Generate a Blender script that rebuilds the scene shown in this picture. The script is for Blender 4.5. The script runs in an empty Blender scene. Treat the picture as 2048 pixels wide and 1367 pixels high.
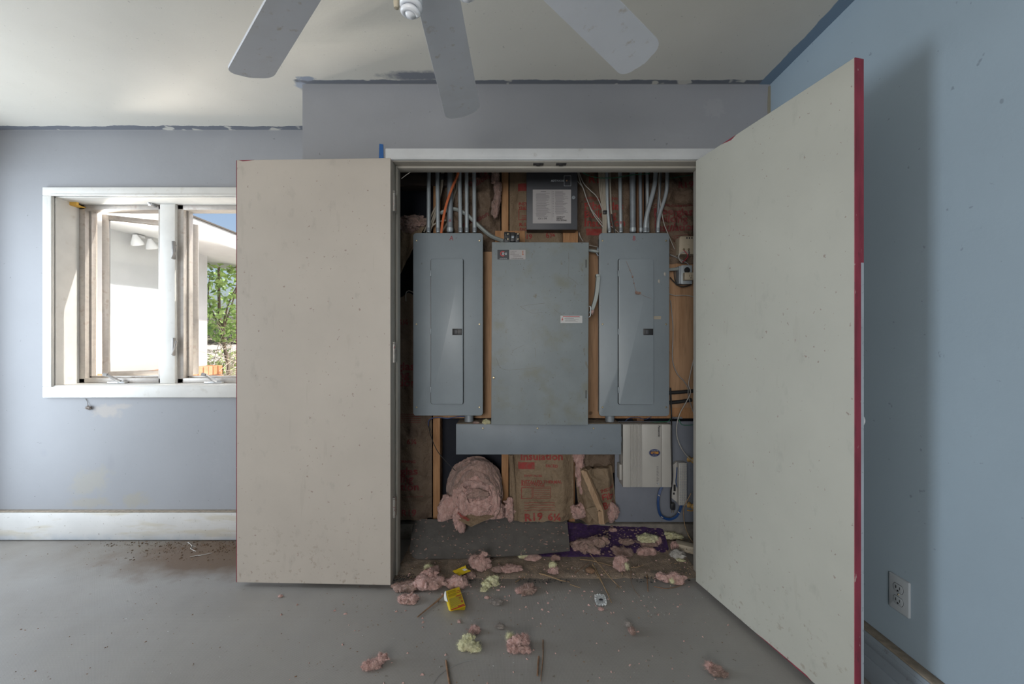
import bpy, bmesh, math, random
from mathutils import Vector, Matrix, noise as mn
R = random.Random(7)
SC = bpy.context.scene
COL = SC.collection
PI = math.pi
F, CX, CY = 836.0, 1024.0, 683.5      # focal length and centre of the 2048x1367 frame
H = 1.16                               # eye height
CEIL = H + 1.25
YW, YC, YS = 2.47, 2.03, 2.49          # window wall, closet front, closet studs
XR, XL, YB = 1.254, -3.15, -2.3        # right wall, left wall, wall behind

# ------------------------------------------------------------------ camera, sky, sun, lamps, exposure
cam = bpy.data.objects.new('camera', bpy.data.cameras.new('camera'))
COL.objects.link(cam)
cam.location = (0, 0, H)
cam.rotation_euler = (PI / 2, 0, 0)
cam.data.sensor_width = 36.0
cam.data.lens = 36.0 * F / 2048.0
cam.data.clip_start = 0.02
SC.camera = cam
w = bpy.data.worlds.new('sky'); SC.world = w; w.use_nodes = True
sky = w.node_tree.nodes.new('ShaderNodeTexSky')
sky.sky_type = 'NISHITA'; sky.sun_disc = False
sky.sun_elevation = math.radians(50); sky.sun_rotation = math.radians(70)
sky.air_density = 1.0; sky.dust_density = 4.0
bg = w.node_tree.nodes['Background']
w.node_tree.links.new(sky.outputs[0], bg.inputs[0])
bg.inputs[1].default_value = 0.21
SUNV = Vector((0.787, 0.28, 1.0)).normalized()
sl = bpy.data.lights.new('sun', 'SUN'); sl.energy = 5.0; sl.angle = math.radians(0.6); sl.color = (1, .95, .87)
so = bpy.data.objects.new('sun', sl); COL.objects.link(so)
so.rotation_euler = SUNV.to_track_quat('Z', 'Y').to_euler()


def area(name, loc, aim, sx, sy, power, col):
    l = bpy.data.lights.new(name, 'AREA'); l.shape = 'RECTANGLE'; l.size = sx; l.size_y = sy
    l.energy = power; l.color = col
    o = bpy.data.objects.new(name, l); COL.objects.link(o); o.location = loc
    o.rotation_euler = (Vector(loc) - Vector(aim)).to_track_quat('Z', 'Y').to_euler()
    return o


# daylight through the glazed door in the left wall; yard and rear lamps are added
yl = area('yard_bounce_lamp', (-3.72, 3.08, .38), (-1.2, 2.75, 2.0), .70, .95, 560, (1.0, .93, .84)); yl.data.spread = math.radians(125)  # unseen lamp added to strengthen the bounce off the sunlit yard
area('left_daylight', (XL - .34, 1.70, 1.15), (2, 1.40, .85), 1.05, 1.9, 68, (.81, .905, 1.0))
area('rear_fill_lamp', (-0.9, YB - .12, 1.45), (0, 2, 1.1), 1.7, 1.2, 80, (1.0, .98, .95))  # unseen fill lamp added behind the camera for surfaces facing it
SC.view_settings.view_transform = 'Standard'
SC.view_settings.look = 'None'
SC.view_settings.gamma = 1.0
SC.view_settings.use_curve_mapping = False
SC.view_settings.exposure = 0.0


# ------------------------------------------------------------------ helpers
def W(px, py, d):
    "the point of the room seen at that pixel of the photograph, d metres in front of the camera"
    return Vector(((px - CX) * d / F, d, H + (CY - py) * d / F))


def FP(px, py, z=0.0):
    "point at height z seen at that pixel"
    d = (H - z) * F / (py - CY)
    return Vector(((px - CX) * d / F, d, z))


def X(px, d): return (px - CX) * d / F
def Z(py, d): return H + (CY - py) * d / F


class MB:
    def __init__(s): s.bm = bmesh.new()

    def merge(s, b, M=None, mi=0):
        if M is not None: b.transform(M)
        for f in b.faces: f.material_index = mi
        me = bpy.data.meshes.new('t'); b.to_mesh(me); b.free()
        s.bm.from_mesh(me); bpy.data.meshes.remove(me)
        return s

    def box(s, x0, x1, y0, y1, z0, z1, bev=0.0, seg=2, M=None, mi=0):
        b = bmesh.new(); bmesh.ops.create_cube(b, size=1)
        b.transform(Matrix.Translation(((x0 + x1) / 2, (y0 + y1) / 2, (z0 + z1) / 2)) @ Matrix.Diagonal((abs(x1 - x0), abs(y1 - y0), abs(z1 - z0), 1)))
        if bev: bmesh.ops.bevel(b, geom=b.edges[:], offset=bev, segments=seg, affect='EDGES', profile=.5)
        return s.merge(b, M, mi)

    def prism(s, poly, y0, y1, bev=0.0, M=None, mi=0, seg=2):
        "polygon in (x, z), counter-clockwise seen from -Y, from front y0 to back y1"
        b = bmesh.new()
        fr = [b.verts.new((p[0], y0, p[1])) for p in poly]
        bk = [b.verts.new((p[0], y1, p[1])) for p in poly]
        ff = b.faces.new(fr); b.faces.new(bk[::-1])
        n = len(poly)
        for i in range(n): b.faces.new((fr[(i + 1) % n], fr[i], bk[i], bk[(i + 1) % n]))
        bmesh.ops.recalc_face_normals(b, faces=b.faces[:])
        if bev: bmesh.ops.bevel(b, geom=list(ff.edges), offset=bev, segments=seg, affect='EDGES', profile=.5)
        return s.merge(b, M, mi)

    def tube(s, pts, r, n=8, sub=5, M=None, mi=0, taper=None):
        P = catmull([Vector(p) for p in pts], sub) if sub > 1 and len(pts) > 2 else [Vector(p) for p in pts]
        b = bmesh.new(); rings = []
        t = (P[1] - P[0]).normalized()
        a = t.orthogonal().normalized()
        m = len(P)
        for i in range(m):
            t = (P[min(i + 1, m - 1)] - P[max(i - 1, 0)]).normalized()
            a = (a - t * a.dot(t)).normalized(); c = t.cross(a)
            rr = r if taper is None else r * (1 + (taper - 1) * i / (m - 1))
            rings.append([b.verts.new(P[i] + (a * math.cos(k * 2 * PI / n) + c * math.sin(k * 2 * PI / n)) * rr) for k in range(n)])
        for i in range(m - 1):
            for k in range(n):
                b.faces.new((rings[i][k], rings[i][(k + 1) % n], rings[i + 1][(k + 1) % n], rings[i + 1][k]))
        b.faces.new(rings[0][::-1]); b.faces.new(rings[-1])
        return s.merge(b, M, mi)

    def lathe(s, prof, seg=16, M=None, mi=0):
        b = bmesh.new(); rings = []
        for r, z in prof:
            rings.append([b.verts.new((max(r, 1e-5) * math.cos(k * 2 * PI / seg), max(r, 1e-5) * math.sin(k * 2 * PI / seg), z)) for k in range(seg)])
        for i in range(len(rings) - 1):
            for k in range(seg): b.faces.new((rings[i][k], rings[i][(k + 1) % seg], rings[i + 1][(k + 1) % seg], rings[i + 1][k]))
        b.faces.new(rings[0][::-1]); b.faces.new(rings[-1])
        bmesh.ops.recalc_face_normals(b, faces=b.faces[:])
        return s.merge(b, M, mi)

    def sheet(s, fn, nu, nv, back, M=None, mi=0):
        "surface fn(u, v) given thickness by the vector (or function) back"
        b = bmesh.new(); A = []; B = []
        for j in range(nv + 1):
            ra, rb = [], []
            for i in range(nu + 1):
                p = Vector(fn(i / nu, j / nv)); ra.append(b.verts.new(p))
                q = back(p, i / nu, j / nv) if callable(back) else p + Vector(back)
                rb.append(b.verts.new(q))
            A.append(ra); B.append(rb)
        for j in range(nv):
            for i in range(nu):
                b.faces.new((A[j][i], A[j][i + 1], A[j + 1][i + 1], A[j + 1][i]))
                b.faces.new((B[j][i], B[j + 1][i], B[j + 1][i + 1], B[j][i + 1]))
        for i in range(nu):
            b.faces.new((A[0][i], B[0][i], B[0][i + 1], A[0][i + 1])); b.faces.new((A[nv][i], A[nv][i + 1], B[nv][i + 1], B[nv][i]))
        for j in range(nv):
            b.faces.new((A[j][0], A[j + 1][0], B[j + 1][0], B[j][0])); b.faces.new((A[j][nu], B[j][nu], B[j + 1][nu], A[j + 1][nu]))
        bmesh.ops.recalc_face_normals(b, faces=b.faces[:])
        return s.merge(b, M, mi)

    def blob(s, c, rad, seed, sub=3, amp=.45, freq=2.2, floor=None, rot=0.0, fib=0, flen=.02, mi=0):
        b = bmesh.new(); bmesh.ops.create_icosphere(b, subdivisions=sub, radius=1)
        o = Vector((seed * 3.17, seed * 1.31, seed * 7.7)); c = Vector(c)
        cs, sn = math.cos(rot), math.sin(rot)

        def place(v, k):
            q = Vector((v.x * rad[0] * k, v.y * rad[1] * k, v.z * rad[2] * k))
            q = Vector((q.x * cs - q.y * sn, q.x * sn + q.y * cs, q.z)) + c
            if floor is not None and q.z < floor: q.z = floor + (q.z - floor) * .02
            return q
        pos = []
        for v in b.verts:
            d = v.co.normalized()
            n1 = mn.noise(d * freq * .6 + o)
            n2 = 1 - 2 * abs(mn.noise(d * freq * 1.5 + o * 1.7 + Vector((n1, n1, 0)) * .8))
            n3 = 1 - 2 * abs(mn.noise(d * freq * 3.6 + o * .6))
            n4 = mn.noise(d * freq * 9 + o)
            n5 = 1 - 2 * abs(mn.noise(d * freq * 8 + o * 2.1 + Vector((n1, n4, n3))))
            k = 1 + amp * (n1 * .9 + n2 * .38 + n3 * .24 + n4 * .12 + n5 * .14 - .2)
            pos.append((d.copy(), max(k, .25)))
        for v, (d, k) in zip(b.verts, pos): v.co = place(d, k)
        rr = random.Random(seed)
        fib = int(fib * 3.2)
        if fib:
            b.normal_update()
            vs = list(b.verts)
            base = [(v.co.copy(), v.normal.copy()) for v in vs]
            for _ in range(fib):
                p, nrm = base[rr.randrange(len(base))]
                if floor is not None and p.z < floor + .002: continue
                d = (nrm + Vector((rr.gauss(0, .6), rr.gauss(0, .6), rr.gauss(0, .5)))).normalized()
                L = min(flen, .014) * rr.uniform(.25, .9); t = d.orthogonal().normalized() * .00024
                m = p + d * L * .6 + Vector((rr.gauss(0, .15), rr.gauss(0, .15), rr.gauss(0, .15))) * L
                e = m + (d * .4 + Vector((rr.gauss(0, .9), rr.gauss(0, .9), rr.gauss(0, .9)))) * L * .6
                for q in (m, e):
                    if floor is not None: q.z = max(q.z, floor + .001)
                v0 = b.verts.new(p - t); v1 = b.verts.new(p + t); v2 = b.verts.new(m + t * .6); v3 = b.verts.new(m - t * .6); v4 = b.verts.new(e)
                b.faces.new((v0, v1, v2, v3)); b.faces.new((v3, v2, v4))
        return s.merge(b, None, mi)

    def build(s, name, m, parent=None, smooth=35, org=None):
        me = bpy.data.meshes.new(name)
        o = bpy.data.objects.new(name, me)
        L = Vector(parent['_o']) if parent is not None else Vector(org or (0, 0, 0))
        s.bm.transform(Matrix.Translation(-L))
        s.bm.to_mesh(me); s.bm.free()
        for mm in (m if isinstance(m, (list, tuple)) else [m]): me.materials.append(mm)
        if smooth:
            me.polygons.foreach_set('use_smooth', [True] * len(me.polygons))
            me.set_sharp_from_angle(angle=math.radians(smooth))
        COL.objects.link(o)
        if parent is not None: o.parent = parent
        else: o.location = L
        o['_o'] = tuple(L)
        ALL.append(o)
        return o


ALL = []


def catmull(P, sub):
    out = []
    for i in range(len(P) - 1):
        p0 = P[max(i - 1, 0)]; p1 = P[i]; p2 = P[i + 1]; p3 = P[min(i + 2, len(P) - 1)]
        for k in range(sub):
            t = k / sub
            out.append(.5 * ((2 * p1) + (p2 - p0) * t + (2 * p0 - 5 * p1 + 4 * p2 - p3) * t * t + (3 * p1 - p0 - 3 * p2 + p3) * t ** 3))
    return out + [P[-1]]


def tag(o, label=None, cat=None, group=None, kind=None):
    if label: o['label'] = label
    if cat: o['category'] = cat
    if group: o['group'] = group
    if kind: o['kind'] = kind
    return o


def E(name, loc, label=None, cat=None, group=None, kind=None):
    o = bpy.data.objects.new(name, None); COL.objects.link(o)
    o.location = loc; o.empty_display_size = .05
    o['_o'] = tuple(loc); ALL.append(o)
    return tag(o, label, cat, group, kind)


def plab(o, label): o['label'] = label; return o


def rrect(x0, x1, z0, z1, r, n=4):
    out = []
    for cx, cz, a in ((x1 - r, z0 + r, -90), (x1 - r, z1 - r, 0), (x0 + r, z1 - r, 90), (x0 + r, z0 + r, 180)):
        for k in range(n + 1):
            t = math.radians(a + 90 * k / n); out.append((cx + r * math.cos(t), cz + r * math.sin(t)))
    return out


def rot_about(p, ang, axis='Z'):
    p = Vector(p)
    return Matrix.Translation(p) @ Matrix.Rotation(ang, 4, axis) @ Matrix.Translation(-p)


def text(name, s, size, at, parent, m, right=(1, 0, 0), up=(0, 0, 1), align='CENTER', warp=None, sx=1.0, bold=0.0, off=.0008, tilt=0.0, xmax=None):
    cu = bpy.data.curves.new('t', 'FONT'); cu.body = s; cu.size = size; cu.align_x = align; cu.align_y = 'CENTER'
    cu.resolution_u = 2; cu.offset = bold
    o = bpy.data.objects.new('t', cu)
    me = bpy.data.meshes.new_from_object(o)
    bpy.data.objects.remove(o); bpy.data.curves.remove(cu)
    r = Vector(right); u = Vector(up); nrm = r.cross(u); at = Vector(at); L = Vector(parent['_o'])
    ct, st = math.cos(tilt), math.sin(tilt)
    if warp:
        b = bmesh.new(); b.from_mesh(me)
        bmesh.ops.triangulate(b, faces=b.faces[:])
        for _ in range(2):
            lng = [e for e in b.edges if e.calc_length() > .02]
            if lng: bmesh.ops.subdivide_edges(b, edges=lng, cuts=1); bmesh.ops.triangulate(b, faces=b.faces[:])
        b.to_mesh(me); b.free()
    for v in me.vertices:
        x, y = v.co.x * sx, v.co.y
        x, y = x * ct - y * st, x * st + y * ct
        p = at + r * x + u * y + nrm * off
        if warp: p = warp(p)
        v.co = p - L
    if xmax is not None:
        b = bmesh.new(); b.from_mesh(me); bmesh.ops.delete(b, geom=[v for v in b.verts if v.co.x + L.x > xmax], context='VERTS'); b.to_mesh(me); b.free()
    me.name = name
    ob = bpy.data.objects.new(name, me); COL.objects.link(ob); ob.parent = parent
    me.materials.append(m); ob['_o'] = tuple(L); ALL.append(ob)
    return ob


# ------------------------------------------------------------------ materials
class NT:
    def __init__(s, name):
        s.m = bpy.data.materials.new(name); s.m.use_nodes = True
        s.t = s.m.node_tree; s.N = s.t.nodes; s.b = s.N['Principled BSDF']
        s.co = s.N.new('ShaderNodeTexCoord').outputs['Object']

    def link(s, a, b): s.t.links.new(a, b)

    def noise(s, scale, lo=.4, hi=.6, detail=4, st=(1, 1, 1), rough=.6):
        mp = s.N.new('ShaderNodeMapping'); mp.inputs['Scale'].default_value = st; s.link(s.co, mp.inputs[0])
        n = s.N.new('ShaderNodeTexNoise'); n.inputs['Scale'].default_value = scale; n.inputs['Detail'].default_value = detail
        n.inputs['Roughness'].default_value = rough
        s.link(mp.outputs[0], n.inputs['Vector'])
        return s.rng(n.outputs[0], lo, hi)

    def rng(s, x, lo, hi, a=0.0, b=1.0):
        r = s.N.new('ShaderNodeMapRange'); s.link(x, r.inputs[0])
        for i, v in enumerate((lo, hi, a, b)): r.inputs[i + 1].default_value = v
        return r.outputs[0]

    def math(s, op, a, b=0.0):
        n = s.N.new('ShaderNodeMath'); n.operation = op
        for i, v in enumerate((a, b)):
            if isinstance(v, (int, float)): n.inputs[i].default_value = v
            else: s.link(v, n.inputs[i])
        return n.outputs[0]

    def axis(s, i):
        n = s.N.new('ShaderNodeSeparateXYZ'); s.link(s.co, n.inputs[0]); return n.outputs[i]

    def blotch(s, c, rad, nscale=14, namt=.9, soft=.8):
        v = s.N.new('ShaderNodeVectorMath'); v.operation = 'SUBTRACT'; s.link(s.co, v.inputs[0]); v.inputs[1].default_value = c
        q = s.N.new('ShaderNodeVectorMath'); q.operation = 'DIVIDE'; s.link(v.outputs[0], q.inputs[0]); q.inputs[1].default_value = rad
        l = s.N.new('ShaderNodeVectorMath'); l.operation = 'LENGTH'; s.link(q.outputs[0], l.inputs[0])
        n = s.noise(nscale, 0, 1, 5)
        d = s.math('ADD', l.outputs['Value'], s.math('MULTIPLY', s.math('SUBTRACT', n, .5), namt * 2))
        return s.rng(d, 1.0, 1.0 - soft)

    def mix(s, f, a, b):
        n = s.N.new('ShaderNodeMix'); n.data_type = 'RGBA'
        for i, v in ((0, f), (6, a), (7, b)):
            if isinstance(v, (int, float)): n.inputs[i].default_value = v
            elif isinstance(v, tuple): n.inputs[i].default_value = (*v, 1)
            else: s.link(v, n.inputs[i])
        return n.outputs[2]

    def bump(s, x, strength, dist=.002):
        n = s.N.new('ShaderNodeBump'); n.inputs['Strength'].default_value = strength; n.inputs['Distance'].default_value = dist
        s.link(x, n.inputs['Height'])
        if s.b.inputs['Normal'].is_linked: s.link(s.b.inputs['Normal'].links[0].from_socket, n.inputs['Normal'])
        s.link(n.outputs[0], s.b.inputs['Normal'])


def lin(r, g, b):
    f = lambda c: (c / 255 / 12.92) if c < 10.3 else ((c / 255 + .055) / 1.055) ** 2.4
    return (f(r), f(g), f(b))


def mat(name, col, rough=.6, metal=0.0, var=.08, vs=6, bump=0.0, bs=120, layers=(), spec=None, st=(1, 1, 1), bst=(1, 1, 1), bd=.002):
    """painted / plain surface: base colour with slow variation; layers = (kind, args, colour, strength)"""
    t = NT(name)
    dark = tuple(c * (1 - var) for c in col); light = tuple(min(c * (1 + var), 1) for c in col)
    c = t.mix(t.noise(vs, .35, .65, 5, st), dark, light)
    for kind, args, colr, k in layers:
        if kind == 'n': f = t.noise(*args)
        elif kind == 'b': f = t.blotch(*args)
        elif kind == 'z': f = t.math('MULTIPLY', t.rng(t.axis(2), args[1], args[0]), t.noise(args[2], .35, .6, 6))   # strongest at height args[0]
        c = t.mix(t.math('MULTIPLY', f, k), c, colr)
    t.link(c, t.b.inputs['Base Color'])
    t.b.inputs['Roughness'].default_value = rough; t.b.inputs['Metallic'].default_value = metal
    if spec is not None: t.b.inputs['Specular IOR Level'].default_value = spec
    if bump: t.bump(t.noise(bs, 0, 1, 4, bst), bump, bd)
    return t.m


DIRT = (.13, .095, .065)
m_white = mat('white_paint', (.58, .59, .60), .5, var=.05, bump=.15, bs=60, layers=[('n', (26, .62, .75, 6), (.35, .33, .30), .5)])
m_wtrim = mat('window_paint', (.62, .61, .58), .5, var=.05, layers=[('n', (18, .6, .8, 6), (.38, .33, .26), .5)])
m_cream = mat('cream_jamb', (.40, .375, .33), .5, var=.06, layers=[('n', (30, .6, .8, 6, (1, 1, .3)), (.22, .19, .16), .6)])
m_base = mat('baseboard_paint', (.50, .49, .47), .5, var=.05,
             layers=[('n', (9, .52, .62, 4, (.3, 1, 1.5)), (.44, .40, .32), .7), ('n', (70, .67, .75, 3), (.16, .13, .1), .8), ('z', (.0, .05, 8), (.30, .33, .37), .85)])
m_dust = mat('ledge_dust', (.24, .20, .155), .95, var=.2, vs=40, bump=.5, bs=200)
m_black = mat('black_plastic', (.018, .018, .02), .45)
m_dark = mat('blue_black_sheet', (.012, .014, .022), .9)
m_brass = mat('screw_metal', (.45, .38, .26), .4, .9)
m_zinc = mat('galvanized_conduit', (.46, .51, .54), .38, .35, var=.15, vs=14, st=(1, 1, .3), layers=[('n', (9, .55, .75, 5), (.25, .33, .42), .6)])
m_zincd = mat('dull_conduit', (.27, .30, .33), .55, .35, var=.12, vs=20)
m_steel = mat('panel_steel', (.235, .272, .30), .42, .0, var=.05, vs=4, layers=[('n', (60, .70, .76, 3), (.12, .10, .08), .6)])
m_steel2 = mat('panel_door_steel', (.245, .283, .312), .40, .0, var=.05, vs=4, layers=[('n', (50, .70, .76, 3), (.14, .12, .09), .6), ('b', ((.02, 0, -.15), (.05, .2, .25), 6, .3, .9), (.33, .32, .30), .5)])
m_main = mat('disconnect_steel', (.225, .255, .268), .5, .0, var=.06, vs=5,
             layers=[('n', (7, .52, .68, 6), (.20, .20, .15), .55), ('n', (30, .67, .74, 5, (1, 1, .45)), (.16, .11, .05), .6), ('n', (120, .70, .75, 2), (.1, .06, .03), .8)])
m_gut = mat('gutter_steel', (.185, .215, .245), .5, .0, var=.05, layers=[('n', (30, .66, .74, 4), (.12, .10, .08), .6)])
m_gdust = mat('gutter_dust', (.20, .16, .12), .95, var=.2, vs=40)
m_alarm = mat('alarm_box_paint', (.062, .064, .073), .5, var=.05)
m_label = mat('label_paper', (.40, .38, .38), .7, var=.05)
m_lblw = mat('white_sticker', (.52, .52, .52), .6, var=.04)
m_lblk = mat('black_sticker', (.02, .022, .028), .5)
m_red = mat('red_print', (.42, .035, .03), .6)
m_marker = mat('red_marker', (.33, .03, .04), .6)
m_ink = mat('grey_ink', (.14, .13, .14), .7)
m_ink2 = mat('black_ink', (.03, .03, .035), .7)
m_wprint = mat('white_print', (.55, .58, .62), .6)
m_phone = mat('phone_box_plastic', (.43, .415, .385), .45, var=.04, layers=[('n', (24, .62, .75, 5), (.33, .30, .25), .5)])
m_phoned = mat('groove_shade_plastic', (.26, .25, .23), .6)
m_navy = mat('navy_print', (.015, .02, .09), .5)
m_orange = mat('orange_print', (.62, .30, .03), .5)
m_beige = mat('beige_plastic', (.42, .36, .27), .5, layers=[('n', (30, .6, .75, 5), (.26, .21, .15), .6)])
m_romex = mat('beige_cable', (.36, .32, .26), .55)
m_wire = mat('white_wire', (.38, .36, .33), .5)
m_greyw = mat('grey_wire', (.25, .25, .25), .5)
m_orw = mat('orange_cable', (.62, .16, .06), .5)
m_green = mat('green_wire', (.02, .16, .09), .5)
m_blue = mat('blue_cable', (.010, .05, .17), .45)
m_bluew = mat('blue_wire', (.05, .08, .2), .5)
m_redw = mat('red_wire', (.35, .02, .04), .5)
m_flex = mat('flexible_conduit_grey', (.33, .36, .35), .55, .3, bump=.3, bs=80)
m_blackc = mat('black_cable', (.015, .015, .016), .6, bump=.6, bs=150)
m_backb = mat('grey_painted_board', (.185, .20, .235), .6, var=.06, bump=.1, bs=40, layers=[('n', (40, .66, .74, 4), (.1, .08, .06), .7)])
m_conc = mat('concrete_curb', (.20, .18, .155), .95, var=.2, vs=18, bump=.5, bs=90, layers=[('n', (8, .5, .65, 5), (.09, .08, .07), .8)])
m_soil = mat('closet_dirt', (.235, .18, .135), 1.0, var=.25, vs=30, bump=1.0, bs=130, bd=.006, layers=[('n', (220, .6, .7, 2), (.26, .21, .17), .7), ('n', (12, .5, .65, 6), (.14, .115, .095), .6)])
m_mat = mat('grey_rubber_mat', (.118, .110, .102), .9, var=.12, vs=22, bump=.3, bs=250, layers=[('n', (110, .66, .72, 3), (.26, .18, .16), .7), ('n', (14, .55, .7, 6), (.15, .135, .125), .6)])
m_purple = mat('purple_carpet', (.055, .022, .095), 1.0, var=.3, vs=60, bump=1.0, bs=400, bd=.004, layers=[('n', (26, .56, .68, 6), (.15, .09, .11), .6), ('n', (160, .68, .74, 2), (.3, .2, .17), .8)])
def wool(name, a, b_, c_, k):
    t = NT(name)
    n = t.noise(70, .36, .64, 6, (1, 1, .55)); c = t.mix(n, b_, a)
    c = t.mix(t.math('MULTIPLY', t.noise(15, .5, .66, 7), k), c, c_)
    c = t.mix(t.math('MULTIPLY', t.noise(210, .58, .70, 3), .5), c, tuple(min(1, v * 1.5) for v in a))
    t.link(c, t.b.inputs['Base Color']); t.b.inputs['Roughness'].default_value = 1.0; t.b.inputs['Specular IOR Level'].default_value = .1
    t.b.inputs['Sheen Weight'].default_value = .3
    t.bump(t.noise(55, 0, 1, 8, (1, 1, .5)), 1.0, .018)
    t.bump(t.noise(260, 0, 1, 4), .8, .004)
    return t.m
m_pink = wool('pink_insulation', (.66, .43, .385), (.46, .26, .225), (.42, .28, .23), .5)
m_pinkd = wool('dusty_pink_insulation', (.47, .31, .265), (.28, .17, .14), (.25, .175, .13), .7)
m_yel = wool('yellow_insulation', (.78, .76, .50), (.60, .56, .30), (.55, .46, .32), .35)
m_lint = mat('grey_lint', (.24, .21, .19), 1.0, var=.3, vs=60, bump=.8, bs=240)
m_stick = mat('dry_twig', (.19, .11, .065), .9, var=.3, vs=60, bump=.5, bs=150)
m_straw = mat('dry_needle', (.30, .20, .11), .9, var=.3, vs=40)
m_foil = mat('foil', (.72, .74, .76), .3, .8, var=.1, vs=60, bump=.5, bs=90)
m_carton = mat('yellow_carton', (.66, .47, .015), .55, var=.08)
m_cardw = mat('carton_inside', (.55, .54, .50), .8)
m_tape = mat('blue_tape', (.012, .10, .33), .6)
m_rededge = mat('red_edge_paint', (.215, .026, .046), .5, var=.25, vs=40, st=(1, 1, .15), layers=[('n', (60, .64, .72, 4, (1, 1, .2)), (.10, .02, .03), .8), ('n', (70, .7, .75, 3, (1, 1, .3)), (.5, .42, .38), .8)])
m_greyedge = mat('grey_edge_paint', (.34, .38, .42), .6, var=.1, layers=[('n', (80, .62, .7, 4), (.2, .22, .24), .7)])
m_hinge = mat('hinge_steel', (.42, .40, .37), .45, .6, var=.15, vs=60, layers=[('n', (60, .58, .64, 3), (.22, .04, .04), .8)])
m_plate = mat('outlet_plastic', (.33, .36, .385), .4, var=.03)
m_glassb = mat('bulb_glass', (.80, .82, .85), .25, var=.02)
m_blade = mat('fan_blade_paint', (.60, .62, .66), .45, var=.03, layers=[('n', (30, .60, .72, 6), (.36, .29, .20), .55), ('n', (5, .52, .62, 3), (.55, .56, .58), .5)])
m_fan = mat('fan_housing', (.62, .62, .62), .4)
m_bronze = mat('fob_wood', (.42, .37, .28), .5)
m_alu = mat('aluminium_frame', (.42, .39, .36), .45, .4, var=.1, vs=20, layers=[('n', (20, .55, .7, 5), (.25, .2, .16), .6)])
m_crank = mat('crank_metal', (.50, .50, .50), .35, .7, var=.1)
m_lockd = mat('lock_metal', (.22, .21, .20), .4, .6)
m_amber = mat('amber_bracket', (.62, .36, .06), .5)
m_stucco = mat('white_stucco', (.50, .51, .52), .95, var=.03, bump=.5, bs=140)
m_ocre = mat('roof_edge', (.10, .09, .08), .8)
m_brickA = mat('orange_brick', (.52, .24, .12), .9, var=.15, vs=20, bump=.4, bs=90)
m_brickB = mat('pale_brick', (.56, .30, .18), .9, var=.15, vs=20, bump=.4, bs=90)
m_mortar = mat('mortar', (.5, .46, .42), .95)
m_yard = mat('yard_paving', (.52, .49, .43), .95, var=.1, vs=3)
m_leaf = mat('tree_leaf', (.34, .50, .16), .5, var=.3, vs=12)
m_leaf2 = mat('bush_leaf', (.42, .52, .20), .6, var=.4, vs=12)
m_bark = mat('bark', (.22, .17, .13), .95, var=.2)


def wood(name, a, b, scale=1.0, axis=2, contrast=1.0):
    t = NT(name)
    st = [9, 9, 9]; st[axis] = .7
    g = t.noise(3.2 * scale, .38, .62, 5, tuple(st))
    c = t.mix(g, a, b)
    g2 = t.noise(14 * scale, .5, .7, 3, tuple(st))
    c = t.mix(t.math('MULTIPLY', g2, .5 * contrast), c, tuple(v * .55 for v in a))
    kn = t.noise(9, .70, .76, 2)
    c = t.mix(t.math('MULTIPLY', kn, .8), c, tuple(v * .35 for v in a))
    t.link(c, t.b.inputs['Base Color']); t.b.inputs['Roughness'].default_value = .75
    t.bump(g, .2, .001)
    return t.m


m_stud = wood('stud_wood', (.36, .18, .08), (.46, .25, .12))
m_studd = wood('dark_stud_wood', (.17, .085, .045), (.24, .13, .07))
m_ply = wood('plywood', (.36, .205, .11), (.47, .285, .165), .6)
m_beam = wood('dark_beam', (.05, .035, .03), (.075, .055, .045), 1, 0)
m_strip = wood('splintered_wood', (.30, .19, .11), (.40, .27, .17))


def kraftmat(name, col, dk, lay=.6):
    t = NT(name)
    c = t.mix(t.noise(6, .35, .65, 6), tuple(v * .75 for v in col), col)
    c = t.mix(t.math('MULTIPLY', t.noise(11, .5, .7, 8), lay), c, dk)
    c = t.mix(t.math('MULTIPLY', t.noise(90, .62, .7, 3), .5), c, tuple(v * .6 for v in dk))
    t.link(c, t.b.inputs['Base Color']); t.b.inputs['Roughness'].default_value = .7
    t.bump(t.noise(14, 0, 1, 7), 1.0, .025)
    return t.m


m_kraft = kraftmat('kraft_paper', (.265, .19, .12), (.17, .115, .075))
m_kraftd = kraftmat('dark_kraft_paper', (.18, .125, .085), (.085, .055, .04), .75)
m_kred = mat('kraft_red_ink', (.26, .035, .03), .75, layers=[('n', (40, .5, .65, 5), (.2, .10, .07), .6)])
m_kredd = mat('kraft_dark_red_ink', (.17, .028, .03), .75, layers=[('n', (30, .5, .65, 5), (.11, .06, .05), .6)])


def wallmat(name, col, blotches=(), bs=55):
    t = NT(name)
    c = t.mix(t.noise(1.4, .35, .65, 4), tuple(v * .96 for v in col), tuple(v * 1.04 for v in col))
    c = t.mix(t.math('MULTIPLY', t.noise(38, .72, .76, 2), .55), c, tuple(v * .45 for v in col))
    for args, colr, k in blotches:
        c = t.mix(t.math('MULTIPLY', t.blotch(*args), k * .6), c, colr)
    t.link(c, t.b.inputs['Base Color']); t.b.inputs['Roughness'].default_value = .62
    t.bump(t.noise(bs, 0, 1, 3), .12, .004)
    return t


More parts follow.
